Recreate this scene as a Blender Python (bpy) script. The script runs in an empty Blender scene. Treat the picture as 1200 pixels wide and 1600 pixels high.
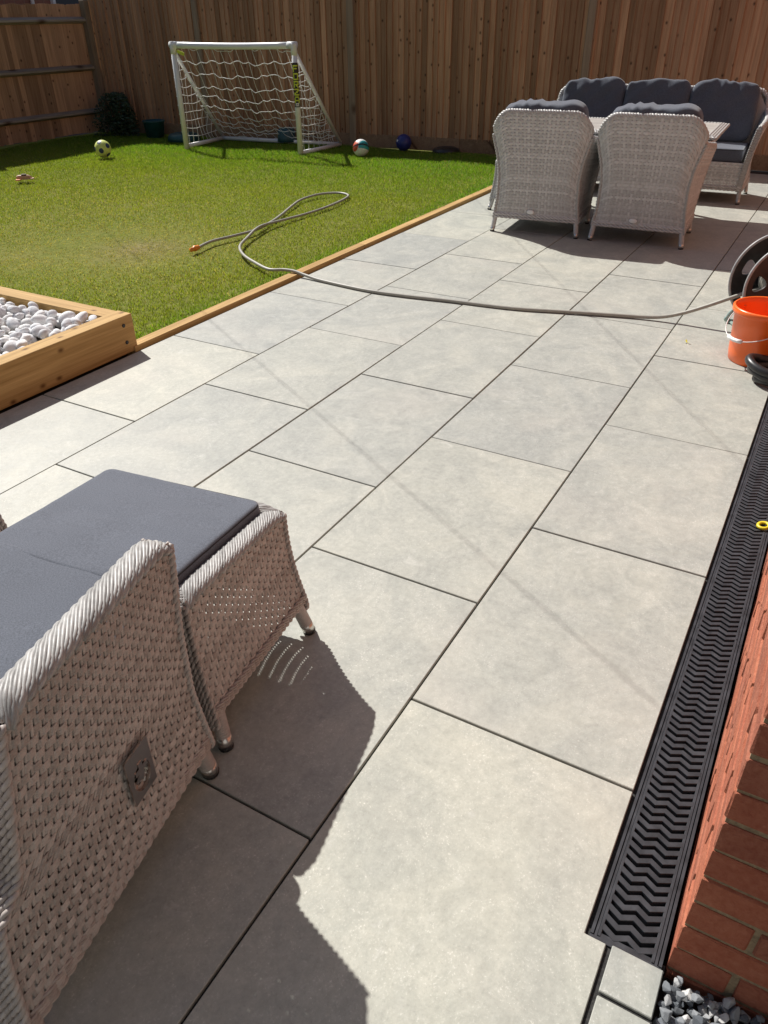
import bpy, bmesh, math, random
import numpy as np
from mathutils import Vector, Matrix

random.seed(7)
rng = np.random.default_rng(7)
R = math.radians
sc = bpy.context.scene
COL = sc.collection

# ------------------------------------------------------------------ camera
cam_d = bpy.data.cameras.new('camera')
cam = bpy.data.objects.new('camera', cam_d)
COL.objects.link(cam)
CAM_P = Vector((-1.180, -1.841, 1.483))
PITCH, ROLL, YAW = 0.5821, -0.0125, 0.5236
fw = Vector((math.cos(YAW) * math.cos(PITCH), math.sin(YAW) * math.cos(PITCH), -math.sin(PITCH)))
r0 = Vector((math.sin(YAW), -math.cos(YAW), 0))
u0 = r0.cross(fw)
rt = r0 * math.cos(ROLL) + u0 * math.sin(ROLL)
up = rt.cross(fw)
m = Matrix((rt, up, -fw)).transposed().to_4x4()
m.translation = CAM_P
cam.matrix_world = m
cam_d.sensor_fit = 'HORIZONTAL'
cam_d.sensor_width = 36.0
cam_d.lens = 1181.1 / 1200 * 36.0
cam_d.clip_start = 0.02
cam_d.clip_end = 2000
sc.camera = cam

# ------------------------------------------------------------------ light
SUN = Vector((0.41, 0.90, 1.0)).normalized()
world = bpy.data.worlds.new('World')
sc.world = world
world.use_nodes = True
wn = world.node_tree
wn.nodes.clear()
wo = wn.nodes.new('ShaderNodeOutputWorld')
bg = wn.nodes.new('ShaderNodeBackground')
sky = wn.nodes.new('ShaderNodeTexSky')
sky.sky_type = 'NISHITA'
sky.sun_disc = False
sky.sun_elevation = math.asin(SUN.z)
sky.sun_rotation = math.atan2(SUN.x, SUN.y)
sky.air_density = 1.0
sky.dust_density = 1.5
bg.inputs['Strength'].default_value = 0.06
wn.links.new(sky.outputs[0], bg.inputs[0])
wn.links.new(bg.outputs[0], wo.inputs[0])
sun_d = bpy.data.lights.new('sun', 'SUN')
sun_d.energy = 5.0
sun_d.angle = R(0.53)
sun_d.color = (1.0, 0.965, 0.91)
sun = bpy.data.objects.new('sun', sun_d)
sun.rotation_euler = SUN.to_track_quat('Z', 'Y').to_euler()
sun.location = (3, 6, 9)
COL.objects.link(sun)
vs = sc.view_settings
vs.view_transform = 'Standard'
vs.look = 'None'
vs.exposure = 0.32
vs.gamma = 1.0
vs.use_curve_mapping = False

# ------------------------------------------------------------------ materials
MATS = {}


class N:
    """tiny node-graph helper"""
    def __init__(self, name):
        self.m = bpy.data.materials.new(name)
        self.m.use_nodes = True
        self.t = self.m.node_tree
        self.t.nodes.clear()
        self.out = self.t.nodes.new('ShaderNodeOutputMaterial')
        self.b = self.t.nodes.new('ShaderNodeBsdfPrincipled')
        self.t.links.new(self.b.outputs[0], self.out.inputs[0])
        MATS[name] = self.m

    def n(self, typ, **kw):
        nd = self.t.nodes.new(typ)
        for k, v in kw.items():
            if k.startswith('_'):
                setattr(nd, k[1:], v)
            else:
                k2 = k.replace('__', ' ')
                self.set(nd.inputs[k2], v)
        return nd

    def set(self, sock, v):
        if isinstance(v, bpy.types.NodeSocket):
            self.t.links.new(v, sock)
        else:
            if isinstance(v, (tuple, list)) and len(v) == 3 and sock.type == 'RGBA':
                v = (*v, 1)
            sock.default_value = v

    def ramp(self, fac, stops, interp='LINEAR'):
        r = self.t.nodes.new('ShaderNodeValToRGB')
        r.color_ramp.interpolation = interp
        el = r.color_ramp.elements
        while len(el) < len(stops):
            el.new(0.5)
        for e, (p, c) in zip(el, stops):
            e.position = p
            e.color = (*c, 1) if len(c) == 3 else c
        self.t.links.new(fac, r.inputs[0])
        return r.outputs[0]

    def mix(self, f, a, b, mode='MIX'):
        x = self.t.nodes.new('ShaderNodeMix')
        x.data_type = 'RGBA'
        x.blend_type = mode
        self.set(x.inputs[0], f)
        self.set(x.inputs[6], a)
        self.set(x.inputs[7], b)
        return x.outputs[2]

    def math(self, op, a, b=0.0):
        x = self.t.nodes.new('ShaderNodeMath')
        x.operation = op
        self.set(x.inputs[0], a)
        self.set(x.inputs[1], b)
        return x.outputs[0]

    def coord(self, kind='Object', scale=(1, 1, 1), shift=True, world=False):
        """coordinates, moved by a random amount for each object so that copies differ"""
        if world:
            c = self.t.nodes.new('ShaderNodeNewGeometry').outputs['Position']
        else:
            c = self.t.nodes.new('ShaderNodeTexCoord').outputs[kind]
        v = self.t.nodes.new('ShaderNodeVectorMath')
        v.operation = 'MULTIPLY'
        self.t.links.new(c, v.inputs[0])
        v.inputs[1].default_value = scale
        res = v.outputs[0]
        if shift:
            oi = self.t.nodes.new('ShaderNodeObjectInfo')
            k = self.math('MULTIPLY', oi.outputs['Random'], 61.7)
            a = self.t.nodes.new('ShaderNodeVectorMath')
            a.operation = 'ADD'
            self.t.links.new(res, a.inputs[0])
            self.t.links.new(k, a.inputs[1])
            res = a.outputs[0]
        return res

    def noise(self, vec, scale, detail=4, rough=0.55, dist=0.0):
        x = self.n('ShaderNodeTexNoise', Scale=scale, Detail=detail, Roughness=rough, Distortion=dist)
        self.t.links.new(vec, x.inputs['Vector'])
        return x.outputs[0]

    def bump(self, h, strength=0.3, dist=0.01):
        x = self.n('ShaderNodeBump', Strength=strength, Distance=dist, Height=h)
        self.t.links.new(x.outputs[0], self.b.inputs['Normal'])

    def rand(self):
        return self.t.nodes.new('ShaderNodeObjectInfo').outputs['Random']

    def bs(self, **kw):
        for k, v in kw.items():
            self.set(self.b.inputs[k.replace('__', ' ')], v)
        return self.m


def plain(name, col, rough=0.5, metal=0.0, var=0.12, scale=30.0, bump=0.0, spec=0.5):
    x = N(name)
    c = x.coord()
    nz = x.noise(c, scale, 5)
    a = tuple(max(0, v * (1 - var)) for v in col)
    b = tuple(min(1, v * (1 + var)) for v in col)
    x.bs(Base__Color=x.ramp(nz, [(0.3, a), (0.7, b)]), Roughness=rough, Metallic=metal, Specular__IOR__Level=spec)
    if bump:
        x.bump(nz, bump, 0.004)
    return x.m


def mat_tile():
    x = N('porcelain')
    c = x.coord(world=True)
    big = x.noise(c, 2.4, 5, 0.58, 1.4)
    mid = x.noise(c, 9.0, 9, 0.70, 1.6)
    fine = x.noise(c, 60.0, 6, 0.7)
    speck = x.noise(c, 210.0, 3, 0.6)
    base = x.ramp(big, [(0.36, (0.275, 0.288, 0.276)), (0.5, (0.380, 0.388, 0.356)), (0.64, (0.510, 0.502, 0.440))])
    base = x.mix(0.50, base, x.ramp(mid, [(0.34, (0.280, 0.286, 0.268)), (0.5, (0.385, 0.392, 0.362)), (0.66, (0.51, 0.508, 0.468))]))
    base = x.mix(0.36, base, x.ramp(fine, [(0.28, (0.24, 0.245, 0.228)), (0.5, (0.38, 0.386, 0.358)), (0.72, (0.52, 0.522, 0.490))]))
    sp = x.ramp(speck, [(0.58, (0, 0, 0)), (0.70, (1, 1, 1))])
    spm = x.math('MULTIPLY', sp, x.ramp(mid, [(0.40, (0.05, 0.05, 0.05)), (0.62, (0.75, 0.75, 0.75))]))
    base = x.mix(spm, base, (0.68, 0.675, 0.65))
    dk = x.ramp(speck, [(0.30, (0.35, 0.35, 0.35)), (0.40, (0, 0, 0))])
    base = x.mix(dk, base, (0.25, 0.245, 0.235))
    tint = x.ramp(x.rand(), [(0, (0.87, 0.875, 0.865)), (0.5, (0.95, 0.945, 0.905)), (1, (1.03, 1.015, 0.95))])
    base = x.mix(1.0, base, tint, 'MULTIPLY')
    # warm cloud here and there, as fired porcelain has
    warm = x.ramp(x.noise(c, 1.4, 3, 0.5), [(0.55, (0, 0, 0)), (0.75, (0.3, 0.3, 0.3))])
    base = x.mix(warm, base, (0.44, 0.405, 0.355))
    scuff = x.ramp(x.noise(c, 5.0, 10, 0.75, 2.5), [(0.60, (0, 0, 0)), (0.70, (0.35, 0.35, 0.35))])
    base = x.mix(scuff, base, (0.60, 0.595, 0.56))
    x.bs(Base__Color=base, Roughness=x.ramp(mid, [(0.3, (0.5, 0.5, 0.5)), (0.7, (0.64, 0.64, 0.64))]), Specular__IOR__Level=0.4)
    h = x.math('ADD', x.math('MULTIPLY', fine, 0.7), x.math('MULTIPLY', speck, 0.5))
    x.bump(h, 0.22, 0.0025)
    return x.m


def mat_wood(name, dark, light, long_axis, knots=(0.07, 0.035, 0.018), rough=0.75, vary=0.25, gs=1.0, kscale=2.2, bump=0.35):
    x = N(name)
    sc_ = [14 * gs] * 3
    sc_[long_axis] = 0.9 * gs
    c = x.coord(scale=tuple(sc_))
    g1 = x.noise(c, 1.0, 5, 0.6, 1.2)
    sc2 = [70 * gs] * 3
    sc2[long_axis] = 2.2 * gs
    g2 = x.noise(x.coord(scale=tuple(sc2)), 1.0, 3, 0.6, 0.3)
    col = x.ramp(g1, [(0.3, dark), (0.7, light)])
    col = x.mix(0.35, col, x.ramp(g2, [(0.35, tuple(v * 0.6 for v in dark)), (0.7, light)]))
    # knots
    sk = [kscale * 1.6] * 3
    sk[long_axis] = kscale
    vo = x.n('ShaderNodeTexVoronoi', Scale=1.0, Randomness=1.0, _voronoi_dimensions='2D')
    sep = x.n('ShaderNodeSeparateXYZ')
    x.t.links.new(x.coord(scale=tuple(sk)), sep.inputs[0])
    oth = [i for i in range(3) if i != long_axis]
    cmb = x.n('ShaderNodeCombineXYZ', X=sep.outputs[long_axis], Y=x.math('ADD', sep.outputs[oth[0]], sep.outputs[oth[1]]))
    x.t.links.new(cmb.outputs[0], vo.inputs['Vector'])
    kn = x.ramp(vo.outputs['Distance'], [(0.03, (0.9, 0.9, 0.9)), (0.075, (0.45, 0.45, 0.45)), (0.13, (0, 0, 0))])
    kn = x.math('MULTIPLY', kn, x.ramp(vo.outputs['Color'], [(0.50, (0, 0, 0)), (0.58, (1, 1, 1))]))
    col = x.mix(kn, col, knots)
    t = 1 - vary
    col = x.mix(1.0, col, x.ramp(x.rand(), [(0, (t, t * 0.98, t * 0.94)), (0.5, (1, 1, 1)), (1, (1 + vary * 0.8, 1 + vary * 0.75, 1 + vary * 0.7))]), 'MULTIPLY')
    x.bs(Base__Color=col, Roughness=rough, Specular__IOR__Level=0.25)
    x.bump(x.math('ADD', g2, x.math('MULTIPLY', g1, 0.6)), bump, 0.004)
    return x.m


def mat_wicker(name, a, b, rough=0.42):
    x = N(name)
    g = x.t.nodes.new('ShaderNodeNewGeometry')
    col = x.ramp(g.outputs['Random Per Island'], [(0, a), (0.5, tuple((p + q) / 2 for p, q in zip(a, b))), (1, b)])
    c = x.coord(shift=False)
    nz = x.noise(c, 90, 4, 0.7)
    col = x.mix(0.3, col, x.ramp(nz, [(0.3, tuple(v * 0.7 for v in a)), (0.7, tuple(min(1, v * 1.15) for v in b))]))
    x.bs(Base__Color=col, Roughness=rough, Specular__IOR__Level=0.45)
    x.bump(x.noise(c, 400, 2), 0.15, 0.001)
    return x.m


def mat_fabric(name, col, weave=700.0):
    x = N(name)
    c = x.coord()
    n1 = x.noise(c, weave, 2, 0.5)
    n2 = x.noise(c, 5.0, 4, 0.6)
    c1 = x.ramp(n1, [(0.3, tuple(v * 0.62 for v in col)), (0.7, tuple(v * 1.4 for v in col))])
    c2 = x.mix(0.25, c1, x.ramp(n2, [(0.3, tuple(v * 0.8 for v in col)), (0.7, tuple(v * 1.2 for v in col))]))
    x.bs(Base__Color=c2, Roughness=0.88, Specular__IOR__Level=0.2, Sheen__Weight=0.25, Sheen__Roughness=0.5)
    x.bump(x.math('ADD', x.math('MULTIPLY', n1, 0.3), x.math('MULTIPLY', n2, 2.0)), 0.12, 0.002)
    return x.m


def mat_brick():
    x = N('brick_clay')
    c = x.coord()
    n1 = x.noise(c, 14, 6, 0.7)
    n2 = x.noise(c, 90, 5, 0.7)
    col = x.ramp(x.rand(), [(0, (0.17, 0.050, 0.038)), (0.25, (0.36, 0.080, 0.042)), (0.5, (0.48, 0.130, 0.065)), (0.75, (0.26, 0.065, 0.042)), (1, (0.44, 0.105, 0.05))])
    col = x.mix(0.45, col, x.ramp(n1, [(0.3, (0.26, 0.07, 0.040)), (0.6, (0.46, 0.175, 0.10)), (0.8, (0.50, 0.27, 0.18))]))
    col = x.mix(0.3, col, x.ramp(n2, [(0.3, (0.16, 0.05, 0.035)), (0.7, (0.47, 0.24, 0.16))]))
    x.bs(Base__Color=col, Roughness=0.9, Specular__IOR__Level=0.2)
    x.bump(x.math('ADD', n1, n2), 0.8, 0.006)
    return x.m


def mat_courses():
    x = N('brick_courses')
    g = x.t.nodes.new('ShaderNodeNewGeometry').outputs['Position']
    sep = x.n('ShaderNodeSeparateXYZ', Vector=g)
    cmb = x.n('ShaderNodeCombineXYZ', X=x.math('ADD', sep.outputs[0], sep.outputs[1]), Y=x.math('ADD', sep.outputs[2], 0.085))
    br = x.n('ShaderNodeTexBrick', Scale=1.0, Color1=(0.33, 0.15, 0.10), Color2=(0.25, 0.11, 0.08), Mortar=(0.30, 0.235, 0.16))
    x.t.links.new(cmb.outputs[0], br.inputs['Vector'])
    br.inputs['Brick Width'].default_value = 0.225
    br.inputs['Row Height'].default_value = 0.075
    br.inputs['Mortar Size'].default_value = 0.005
    br.inputs['Mortar Smooth'].default_value = 0.1
    nz = x.noise(x.coord(shift=False, world=True), 25, 6, 0.7)
    col = x.mix(0.3, br.outputs['Color'], x.ramp(nz, [(0.3, (0.2, 0.09, 0.065)), (0.7, (0.38, 0.2, 0.14))]))
    x.bs(Base__Color=col, Roughness=0.9, Specular__IOR__Level=0.2)
    x.bump(x.math('SUBTRACT', nz, br.outputs['Fac']), 0.6, 0.006)
    return x.m


def mat_lawn():
    x = N('lawn_earth')
    c = x.coord(shift=False, world=True)
    n1 = x.noise(c, 1.3, 5, 0.6)
    n2 = x.noise(c, 22, 5, 0.7)
    col = x.ramp(n1, [(0.3, (0.13, 0.18, 0.025)), (0.55, (0.18, 0.20, 0.035)), (0.75, (0.24, 0.22, 0.07))])
    col = x.mix(0.5, col, x.ramp(n2, [(0.35, (0.08, 0.10, 0.02)), (0.7, (0.25, 0.23, 0.07))]))
    dv = x.n('ShaderNodeVectorMath', _operation='DISTANCE')
    x.t.links.new(c, dv.inputs[0])
    dv.inputs[1].default_value = (3.05, 2.75, 0)
    bare = x.ramp(x.math('ADD', dv.outputs['Value'], x.math('MULTIPLY', n1, 0.9)), [(0.35, (0.8, 0.8, 0.8)), (1.75, (0, 0, 0))])
    col = x.mix(bare, col, x.ramp(n2, [(0.35, (0.14, 0.105, 0.05)), (0.7, (0.33, 0.26, 0.135))]))
    x.bs(Base__Color=col, Roughness=1.0, Specular__IOR__Level=0.1)
    x.bump(n2, 0.8, 0.02)
    return x.m


def mat_grass():
    x = N('grass_blade')
    a = x.n('ShaderNodeVertexColor')
    a.layer_name = 'tint'
    x.bs(Base__Color=a.outputs[0], Roughness=0.6, Specular__IOR__Level=0.3)
    tr = x.n('ShaderNodeBsdfTranslucent', Color=x.mix(1.0, a.outputs[0], (1.35, 1.5, 0.6), 'MULTIPLY'))
    ms = x.t.nodes.new('ShaderNodeMixShader')
    ms.inputs[0].default_value = 0.42
    x.t.links.new(x.b.outputs[0], ms.inputs[1])
    x.t.links.new(tr.outputs[0], ms.inputs[2])
    x.t.links.new(ms.outputs[0], x.out.inputs[0])
    return x.m


def mat_stone(name, stops, scale=18, bump=0.4, rough=0.85):
    x = N(name)
    c = x.coord()
    col = x.ramp(x.rand(), stops)
    n1 = x.noise(c, scale, 6, 0.7, 1.0)
    k = x.ramp(n1, [(0.3, (0.72, 0.72, 0.73)), (0.6, (1, 1, 1)), (0.8, (1.18, 1.17, 1.15))])
    col = x.mix(1.0, col, k, 'MULTIPLY')
    x.bs(Base__Color=col, Roughness=rough, Specular__IOR__Level=0.3)
    x.bump(x.noise(c, scale * 4, 5), bump, 0.003)
    return x.m


mat_tile()
plain('joint_grout', (0.030, 0.029, 0.028), 0.95, var=0.5, scale=160, bump=0.6)
plain('soil', (0.07, 0.05, 0.035), 1.0, var=0.4, scale=9, bump=0.6)
mat_wood('sleeper_x', (0.34, 0.195, 0.062), (0.61, 0.40, 0.165), 0, vary=0.08, knots=(0.13, 0.06, 0.02), kscale=5.0)
mat_wood('sleeper_y', (0.34, 0.195, 0.062), (0.61, 0.40, 0.165), 1, vary=0.08, knots=(0.13, 0.06, 0.02), kscale=5.0)
mat_wood('fence_board', (0.33, 0.178, 0.098), (0.53, 0.318, 0.190), 2, vary=0.34, kscale=5.5, knots=(0.06, 0.03, 0.018))
mat_wood('fence_post', (0.22, 0.16, 0.11), (0.33, 0.26, 0.19), 2, vary=0.1, kscale=1.5)
mat_wood('fence_rail', (0.26, 0.21, 0.165), (0.40, 0.34, 0.28), 0, vary=0.1, kscale=1.2)
mat_wood('gravel_board', (0.20, 0.125, 0.075), (0.31, 0.21, 0.13), 1, vary=0.15)
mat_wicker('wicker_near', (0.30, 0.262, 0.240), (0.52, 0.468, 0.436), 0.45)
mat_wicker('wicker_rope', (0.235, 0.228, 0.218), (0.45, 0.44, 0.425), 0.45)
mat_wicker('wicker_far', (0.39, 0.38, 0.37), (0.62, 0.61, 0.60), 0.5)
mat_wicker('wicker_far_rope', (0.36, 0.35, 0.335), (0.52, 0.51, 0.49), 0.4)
mat_fabric('cushion_grey', (0.098, 0.110, 0.136), 330)
mat_fabric('cushion_charcoal', (0.082, 0.094, 0.120), 200)
plain('piping_and_gap_shade', (0.02, 0.021, 0.024), 0.8)  # cushion piping; also paints the shade between rim strands
plain('steel', (0.62, 0.60, 0.57), 0.28, 1.0, var=0.05)
plain('badge_steel', (0.50, 0.47, 0.45), 0.16, 1.0, var=0.04)
plain('rubber', (0.012, 0.012, 0.012), 0.6)
plain('white_plastic', (0.78, 0.79, 0.78), 0.32, var=0.04, scale=8)
plain('net_cord', (0.74, 0.74, 0.70), 0.8)
plain('black_plastic', (0.020, 0.020, 0.021), 0.38, var=0.3, scale=40)
plain('drain_plastic', (0.036, 0.038, 0.043), 0.38, var=0.45, scale=25, bump=0.15)
plain('reel_rim', (0.32, 0.32, 0.32), 0.45)
plain('reel_face', (0.035, 0.024, 0.022), 0.35)
plain('orange_plastic', (0.88, 0.15, 0.02), 0.3, var=0.03, scale=6)
plain('orange_fitting', (0.75, 0.25, 0.03), 0.4)
plain('hose_vinyl', (0.33, 0.32, 0.275), 0.45, var=0.08)
plain('green_tube', (0.35, 0.46, 0.42), 0.25, 0.3)
plain('wire_white', (0.7, 0.7, 0.68), 0.35)
plain('sticker_black', (0.012, 0.012, 0.012), 0.4)
plain('sticker_lime', (0.62, 0.72, 0.06), 0.45)
plain('teal_plastic', (0.012, 0.065, 0.07), 0.5)
plain('teal_dark', (0.03, 0.085, 0.10), 0.5)
plain('ball_yellow', (0.70, 0.76, 0.20), 0.45)
plain('ball_navy', (0.03, 0.05, 0.12), 0.45)
plain('ball_white', (0.74, 0.74, 0.72), 0.45)
plain('ball_teal', (0.03, 0.33, 0.36), 0.45)
plain('ball_red', (0.62, 0.09, 0.04), 0.45)
plain('ball_blue', (0.022, 0.03, 0.17), 0.4)
plain('toy_wood', (0.60, 0.36, 0.22), 0.6)
plain('toy_orange', (0.72, 0.24, 0.07), 0.5)
plain('toy_dark', (0.10, 0.05, 0.035), 0.5)
plain('ring_yellow', (0.68, 0.55, 0.02), 0.4)
plain('leaf_yellow', (0.66, 0.62, 0.06), 0.6)
plain('mortar', (0.27, 0.205, 0.125), 0.95, var=0.3, scale=120, bump=0.5)
plain('table_tile', (0.44, 0.41, 0.37), 0.4, var=0.15, scale=6)
plain('shrub_leaf', (0.022, 0.045, 0.014), 0.5, var=0.4)
plain('shrub_wood', (0.06, 0.04, 0.025), 0.9)
plain('cable_sheath', (0.02, 0.02, 0.02), 0.6)
plain('roof_tile', (0.09, 0.05, 0.045), 0.8)
plain('window_glass', (0.02, 0.03, 0.06), 0.06)
plain('window_white', (0.75, 0.75, 0.74), 0.4)
plain('blocker_buff', (0.33, 0.32, 0.30), 0.9, var=0.1, scale=4)  # bounce colour of the added unseen walls
mat_brick()
mat_courses()
mat_lawn()
mat_grass()
mat_stone('pebble_white', [(0, (0.74, 0.75, 0.77)), (0.5, (0.83, 0.83, 0.83)), (1, (0.88, 0.87, 0.85))], 16)
mat_stone('slate_chip', [(0, (0.08, 0.09, 0.105)), (0.35, (0.17, 0.185, 0.20)), (0.65, (0.30, 0.315, 0.33)), (0.88, (0.52, 0.52, 0.515)), (1, (0.68, 0.67, 0.65))], 40)

# ------------------------------------------------------------------ building helpers
ORI = {}


def origin(o):
    return ORI.get(o.name, Vector((0, 0, 0))) if o else Vector((0, 0, 0))


def tag(o, label=None, cat=None, group=None, kind=None):
    if label:
        o['label'] = label
    if cat:
        o['category'] = cat
    if group:
        o['group'] = group
    if kind:
        o['kind'] = kind
    return o


def empty(name, loc, rz=0.0):
    o = bpy.data.objects.new(name, None)
    COL.objects.link(o)
    o.location = loc
    o.rotation_euler = (0, 0, rz)
    o.empty_display_size = 0.1
    return o


def link(name, mesh, parent=None, loc=(0, 0, 0), rot=(0, 0, 0)):
    o = bpy.data.objects.new(name, mesh)
    COL.objects.link(o)
    o.location = loc
    o.rotation_euler = rot
    if parent:
        o.parent = parent
    return o


def copy_tree(o, parent=None):
    c = o.copy()
    COL.objects.link(c)
    c.parent = parent
    for ch in list(o.children):
        copy_tree(ch, c)
    return c


class MB:
    def __init__(self):
        self.v = []
        self.f = []
        self.mi = []
        self.cur = 0

    def add(self, verts, faces):
        o = len(self.v)
        self.v.extend([tuple(map(float, p)) for p in verts])
        for f in faces:
            self.f.append(tuple(i + o for i in f))
            self.mi.append(self.cur)
        return self

    def box(self, c, s, rz=0.0, M=None):
        x, y, z = s[0] / 2, s[1] / 2, s[2] / 2
        P = [Vector((a, b, d)) for a in (-x, x) for b in (-y, y) for d in (-z, z)]
        rot = Matrix.Rotation(rz, 3, 'Z') if M is None else M
        P = [rot @ p + Vector(c) for p in P]
        return self.add(P, [(0, 1, 3, 2), (4, 6, 7, 5), (0, 4, 5, 1), (2, 3, 7, 6), (0, 2, 6, 4), (1, 5, 7, 3)])

    def bar(self, a, b, w, t, upv=(0, 0, 1)):
        a, b = Vector(a), Vector(b)
        d = (b - a)
        L = d.length
        d.normalize()
        s = d.cross(Vector(upv))
        if s.length < 1e-5:
            s = d.cross(Vector((1, 0, 0)))
        s.normalize()
        u = s.cross(d)
        M = Matrix((d, s, u)).transposed()
        return self.box((a + b) / 2, (L, w, t), M=M)

    def tube(self, pts, r, n=8, caps=True, closed=False):
        P = [Vector(p) for p in pts]
        k = len(P)
        rad = r if isinstance(r, (list, tuple)) else [r] * k
        tang = []
        for i in range(k):
            if closed:
                d = P[(i + 1) % k] - P[i - 1]
            else:
                d = P[min(i + 1, k - 1)] - P[max(i - 1, 0)]
            if d.length < 1e-9:
                d = Vector((0, 0, 1))
            tang.append(d.normalized())
        ref = Vector((0, 0, 1)) if abs(tang[0].z) < 0.9 else Vector((1, 0, 0))
        nrm = (ref - tang[0] * ref.dot(tang[0])).normalized()
        verts = []
        for i in range(k):
            nrm = nrm - tang[i] * nrm.dot(tang[i])
            if nrm.length < 1e-6:
                nrm = tang[i].orthogonal()
            nrm.normalize()
            bi = tang[i].cross(nrm)
            for j in range(n):
                a = 2 * math.pi * j / n
                verts.append(P[i] + (nrm * math.cos(a) + bi * math.sin(a)) * rad[i])
        faces = []
        for i in range(k if closed else k - 1):
            i2 = (i + 1) % k
            for j in range(n):
                j2 = (j + 1) % n
                faces.append((i * n + j, i * n + j2, i2 * n + j2, i2 * n + j))
        if caps and not closed:
            faces.append(tuple(range(n - 1, -1, -1)))
            faces.append(tuple(range((k - 1) * n, k * n)))
        return self.add(verts, faces)

    def lathe(self, prof, n=32, c=(0, 0, 0), M=None):
        verts = []
        for (r, z) in prof:
            for j in range(n):
                a = 2 * math.pi * j / n
                p = Vector((r * math.cos(a), r * math.sin(a), z))
                if M is not None:
                    p = M @ p
                verts.append(p + Vector(c))
        faces = []
        for i in range(len(prof) - 1):
            for j in range(n):
                j2 = (j + 1) % n
                faces.append((i * n + j, i * n + j2, (i + 1) * n + j2, (i + 1) * n + j))
        return self.add(verts, faces)

    def poly(self, outline, z0, z1):
        n = len(outline)
        v = [(x, y, z0) for x, y in outline] + [(x, y, z1) for x, y in outline]
        f = [tuple(range(n - 1, -1, -1)), tuple(range(n, 2 * n))]
        for i in range(n):
            j = (i + 1) % n
            f.append((i, j, n + j, n + i))
        return self.add(v, f)

    def mesh(self, name, mats, smooth=False):
        me = bpy.data.meshes.new(name)
        me.from_pydata(self.v, [], self.f)
        mats = mats if isinstance(mats, (list, tuple)) else [mats]
        for mm in mats:
            me.materials.append(MATS[mm])
        if len(mats) > 1:
            me.polygons.foreach_set('material_index', self.mi)
        if smooth:
            me.polygons.foreach_set('use_smooth', [True] * len(me.polygons))
        me.update()
        return me

    def build(self, name, mats, parent=None, smooth=False, world=True):
        """vertices are world coordinates unless world=False; the parent's origin is taken off"""
        if parent is not None and world:
            o = wloc(parent)
            self.v = [(p[0] - o.x, p[1] - o.y, p[2] - o.z) for p in self.v]
        return link(name, self.mesh(name, mats, smooth), parent)


def wloc(o):
    v = Vector((0, 0, 0))
    while o:
        v += o.location
        o = o.parent
    return v


def bevel(mesh, w, seg=1):
    bm = bmesh.new()
    bm.from_mesh(mesh)
    bmesh.ops.bevel(bm, geom=list(bm.edges), offset=w, segments=seg, affect='EDGES', profile=0.5)
    bm.to_mesh(mesh)
    bm.free()
    return mesh


def clean_normals(mesh):
    bm = bmesh.new()
    bm.from_mesh(mesh)
    bmesh.ops.recalc_face_normals(bm, faces=list(bm.faces))
    bm.to_mesh(mesh)
    bm.free()
    return mesh


def catmull(P, k=8, closed=False):
    P = [Vector(p) for p in P]
    n = len(P)
    out = []
    for i in range(n if closed else n - 1):
        if closed:
            a, b, c, d = P[i - 1], P[i], P[(i + 1) % n], P[(i + 2) % n]
        else:
            a, b, c, d = P[max(i - 1, 0)], P[i], P[i + 1], P[min(i + 2, n - 1)]
        for j in range(k):
            t = j / k
            out.append(0.5 * ((2 * b) + (c - a) * t + (2 * a - 5 * b + 4 * c - d) * t * t + (3 * b - a - 3 * c + d) * t ** 3))
    if not closed:
        out.append(P[-1])
    return out


def vnoise(x, y, seed=0):
    """smooth value noise, numpy arrays"""
    xi, yi = np.floor(x).astype(int), np.floor(y).astype(int)
    xf, yf = x - xi, y - yi
    xf = xf * xf * (3 - 2 * xf)
    yf = yf * yf * (3 - 2 * yf)

    def h(a, b):
        k = (a * 374761393 + b * 668265263 + seed * 982451653) & 0x7fffffff
        k = ((k ^ (k >> 13)) * 1274126177) & 0x7fffffff
        return (k & 0xffff) / 65535.0
    return (h(xi, yi) * (1 - xf) + h(xi + 1, yi) * xf) * (1 - yf) + (h(xi, yi + 1) * (1 - xf) + h(xi + 1, yi + 1) * xf) * yf


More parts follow.
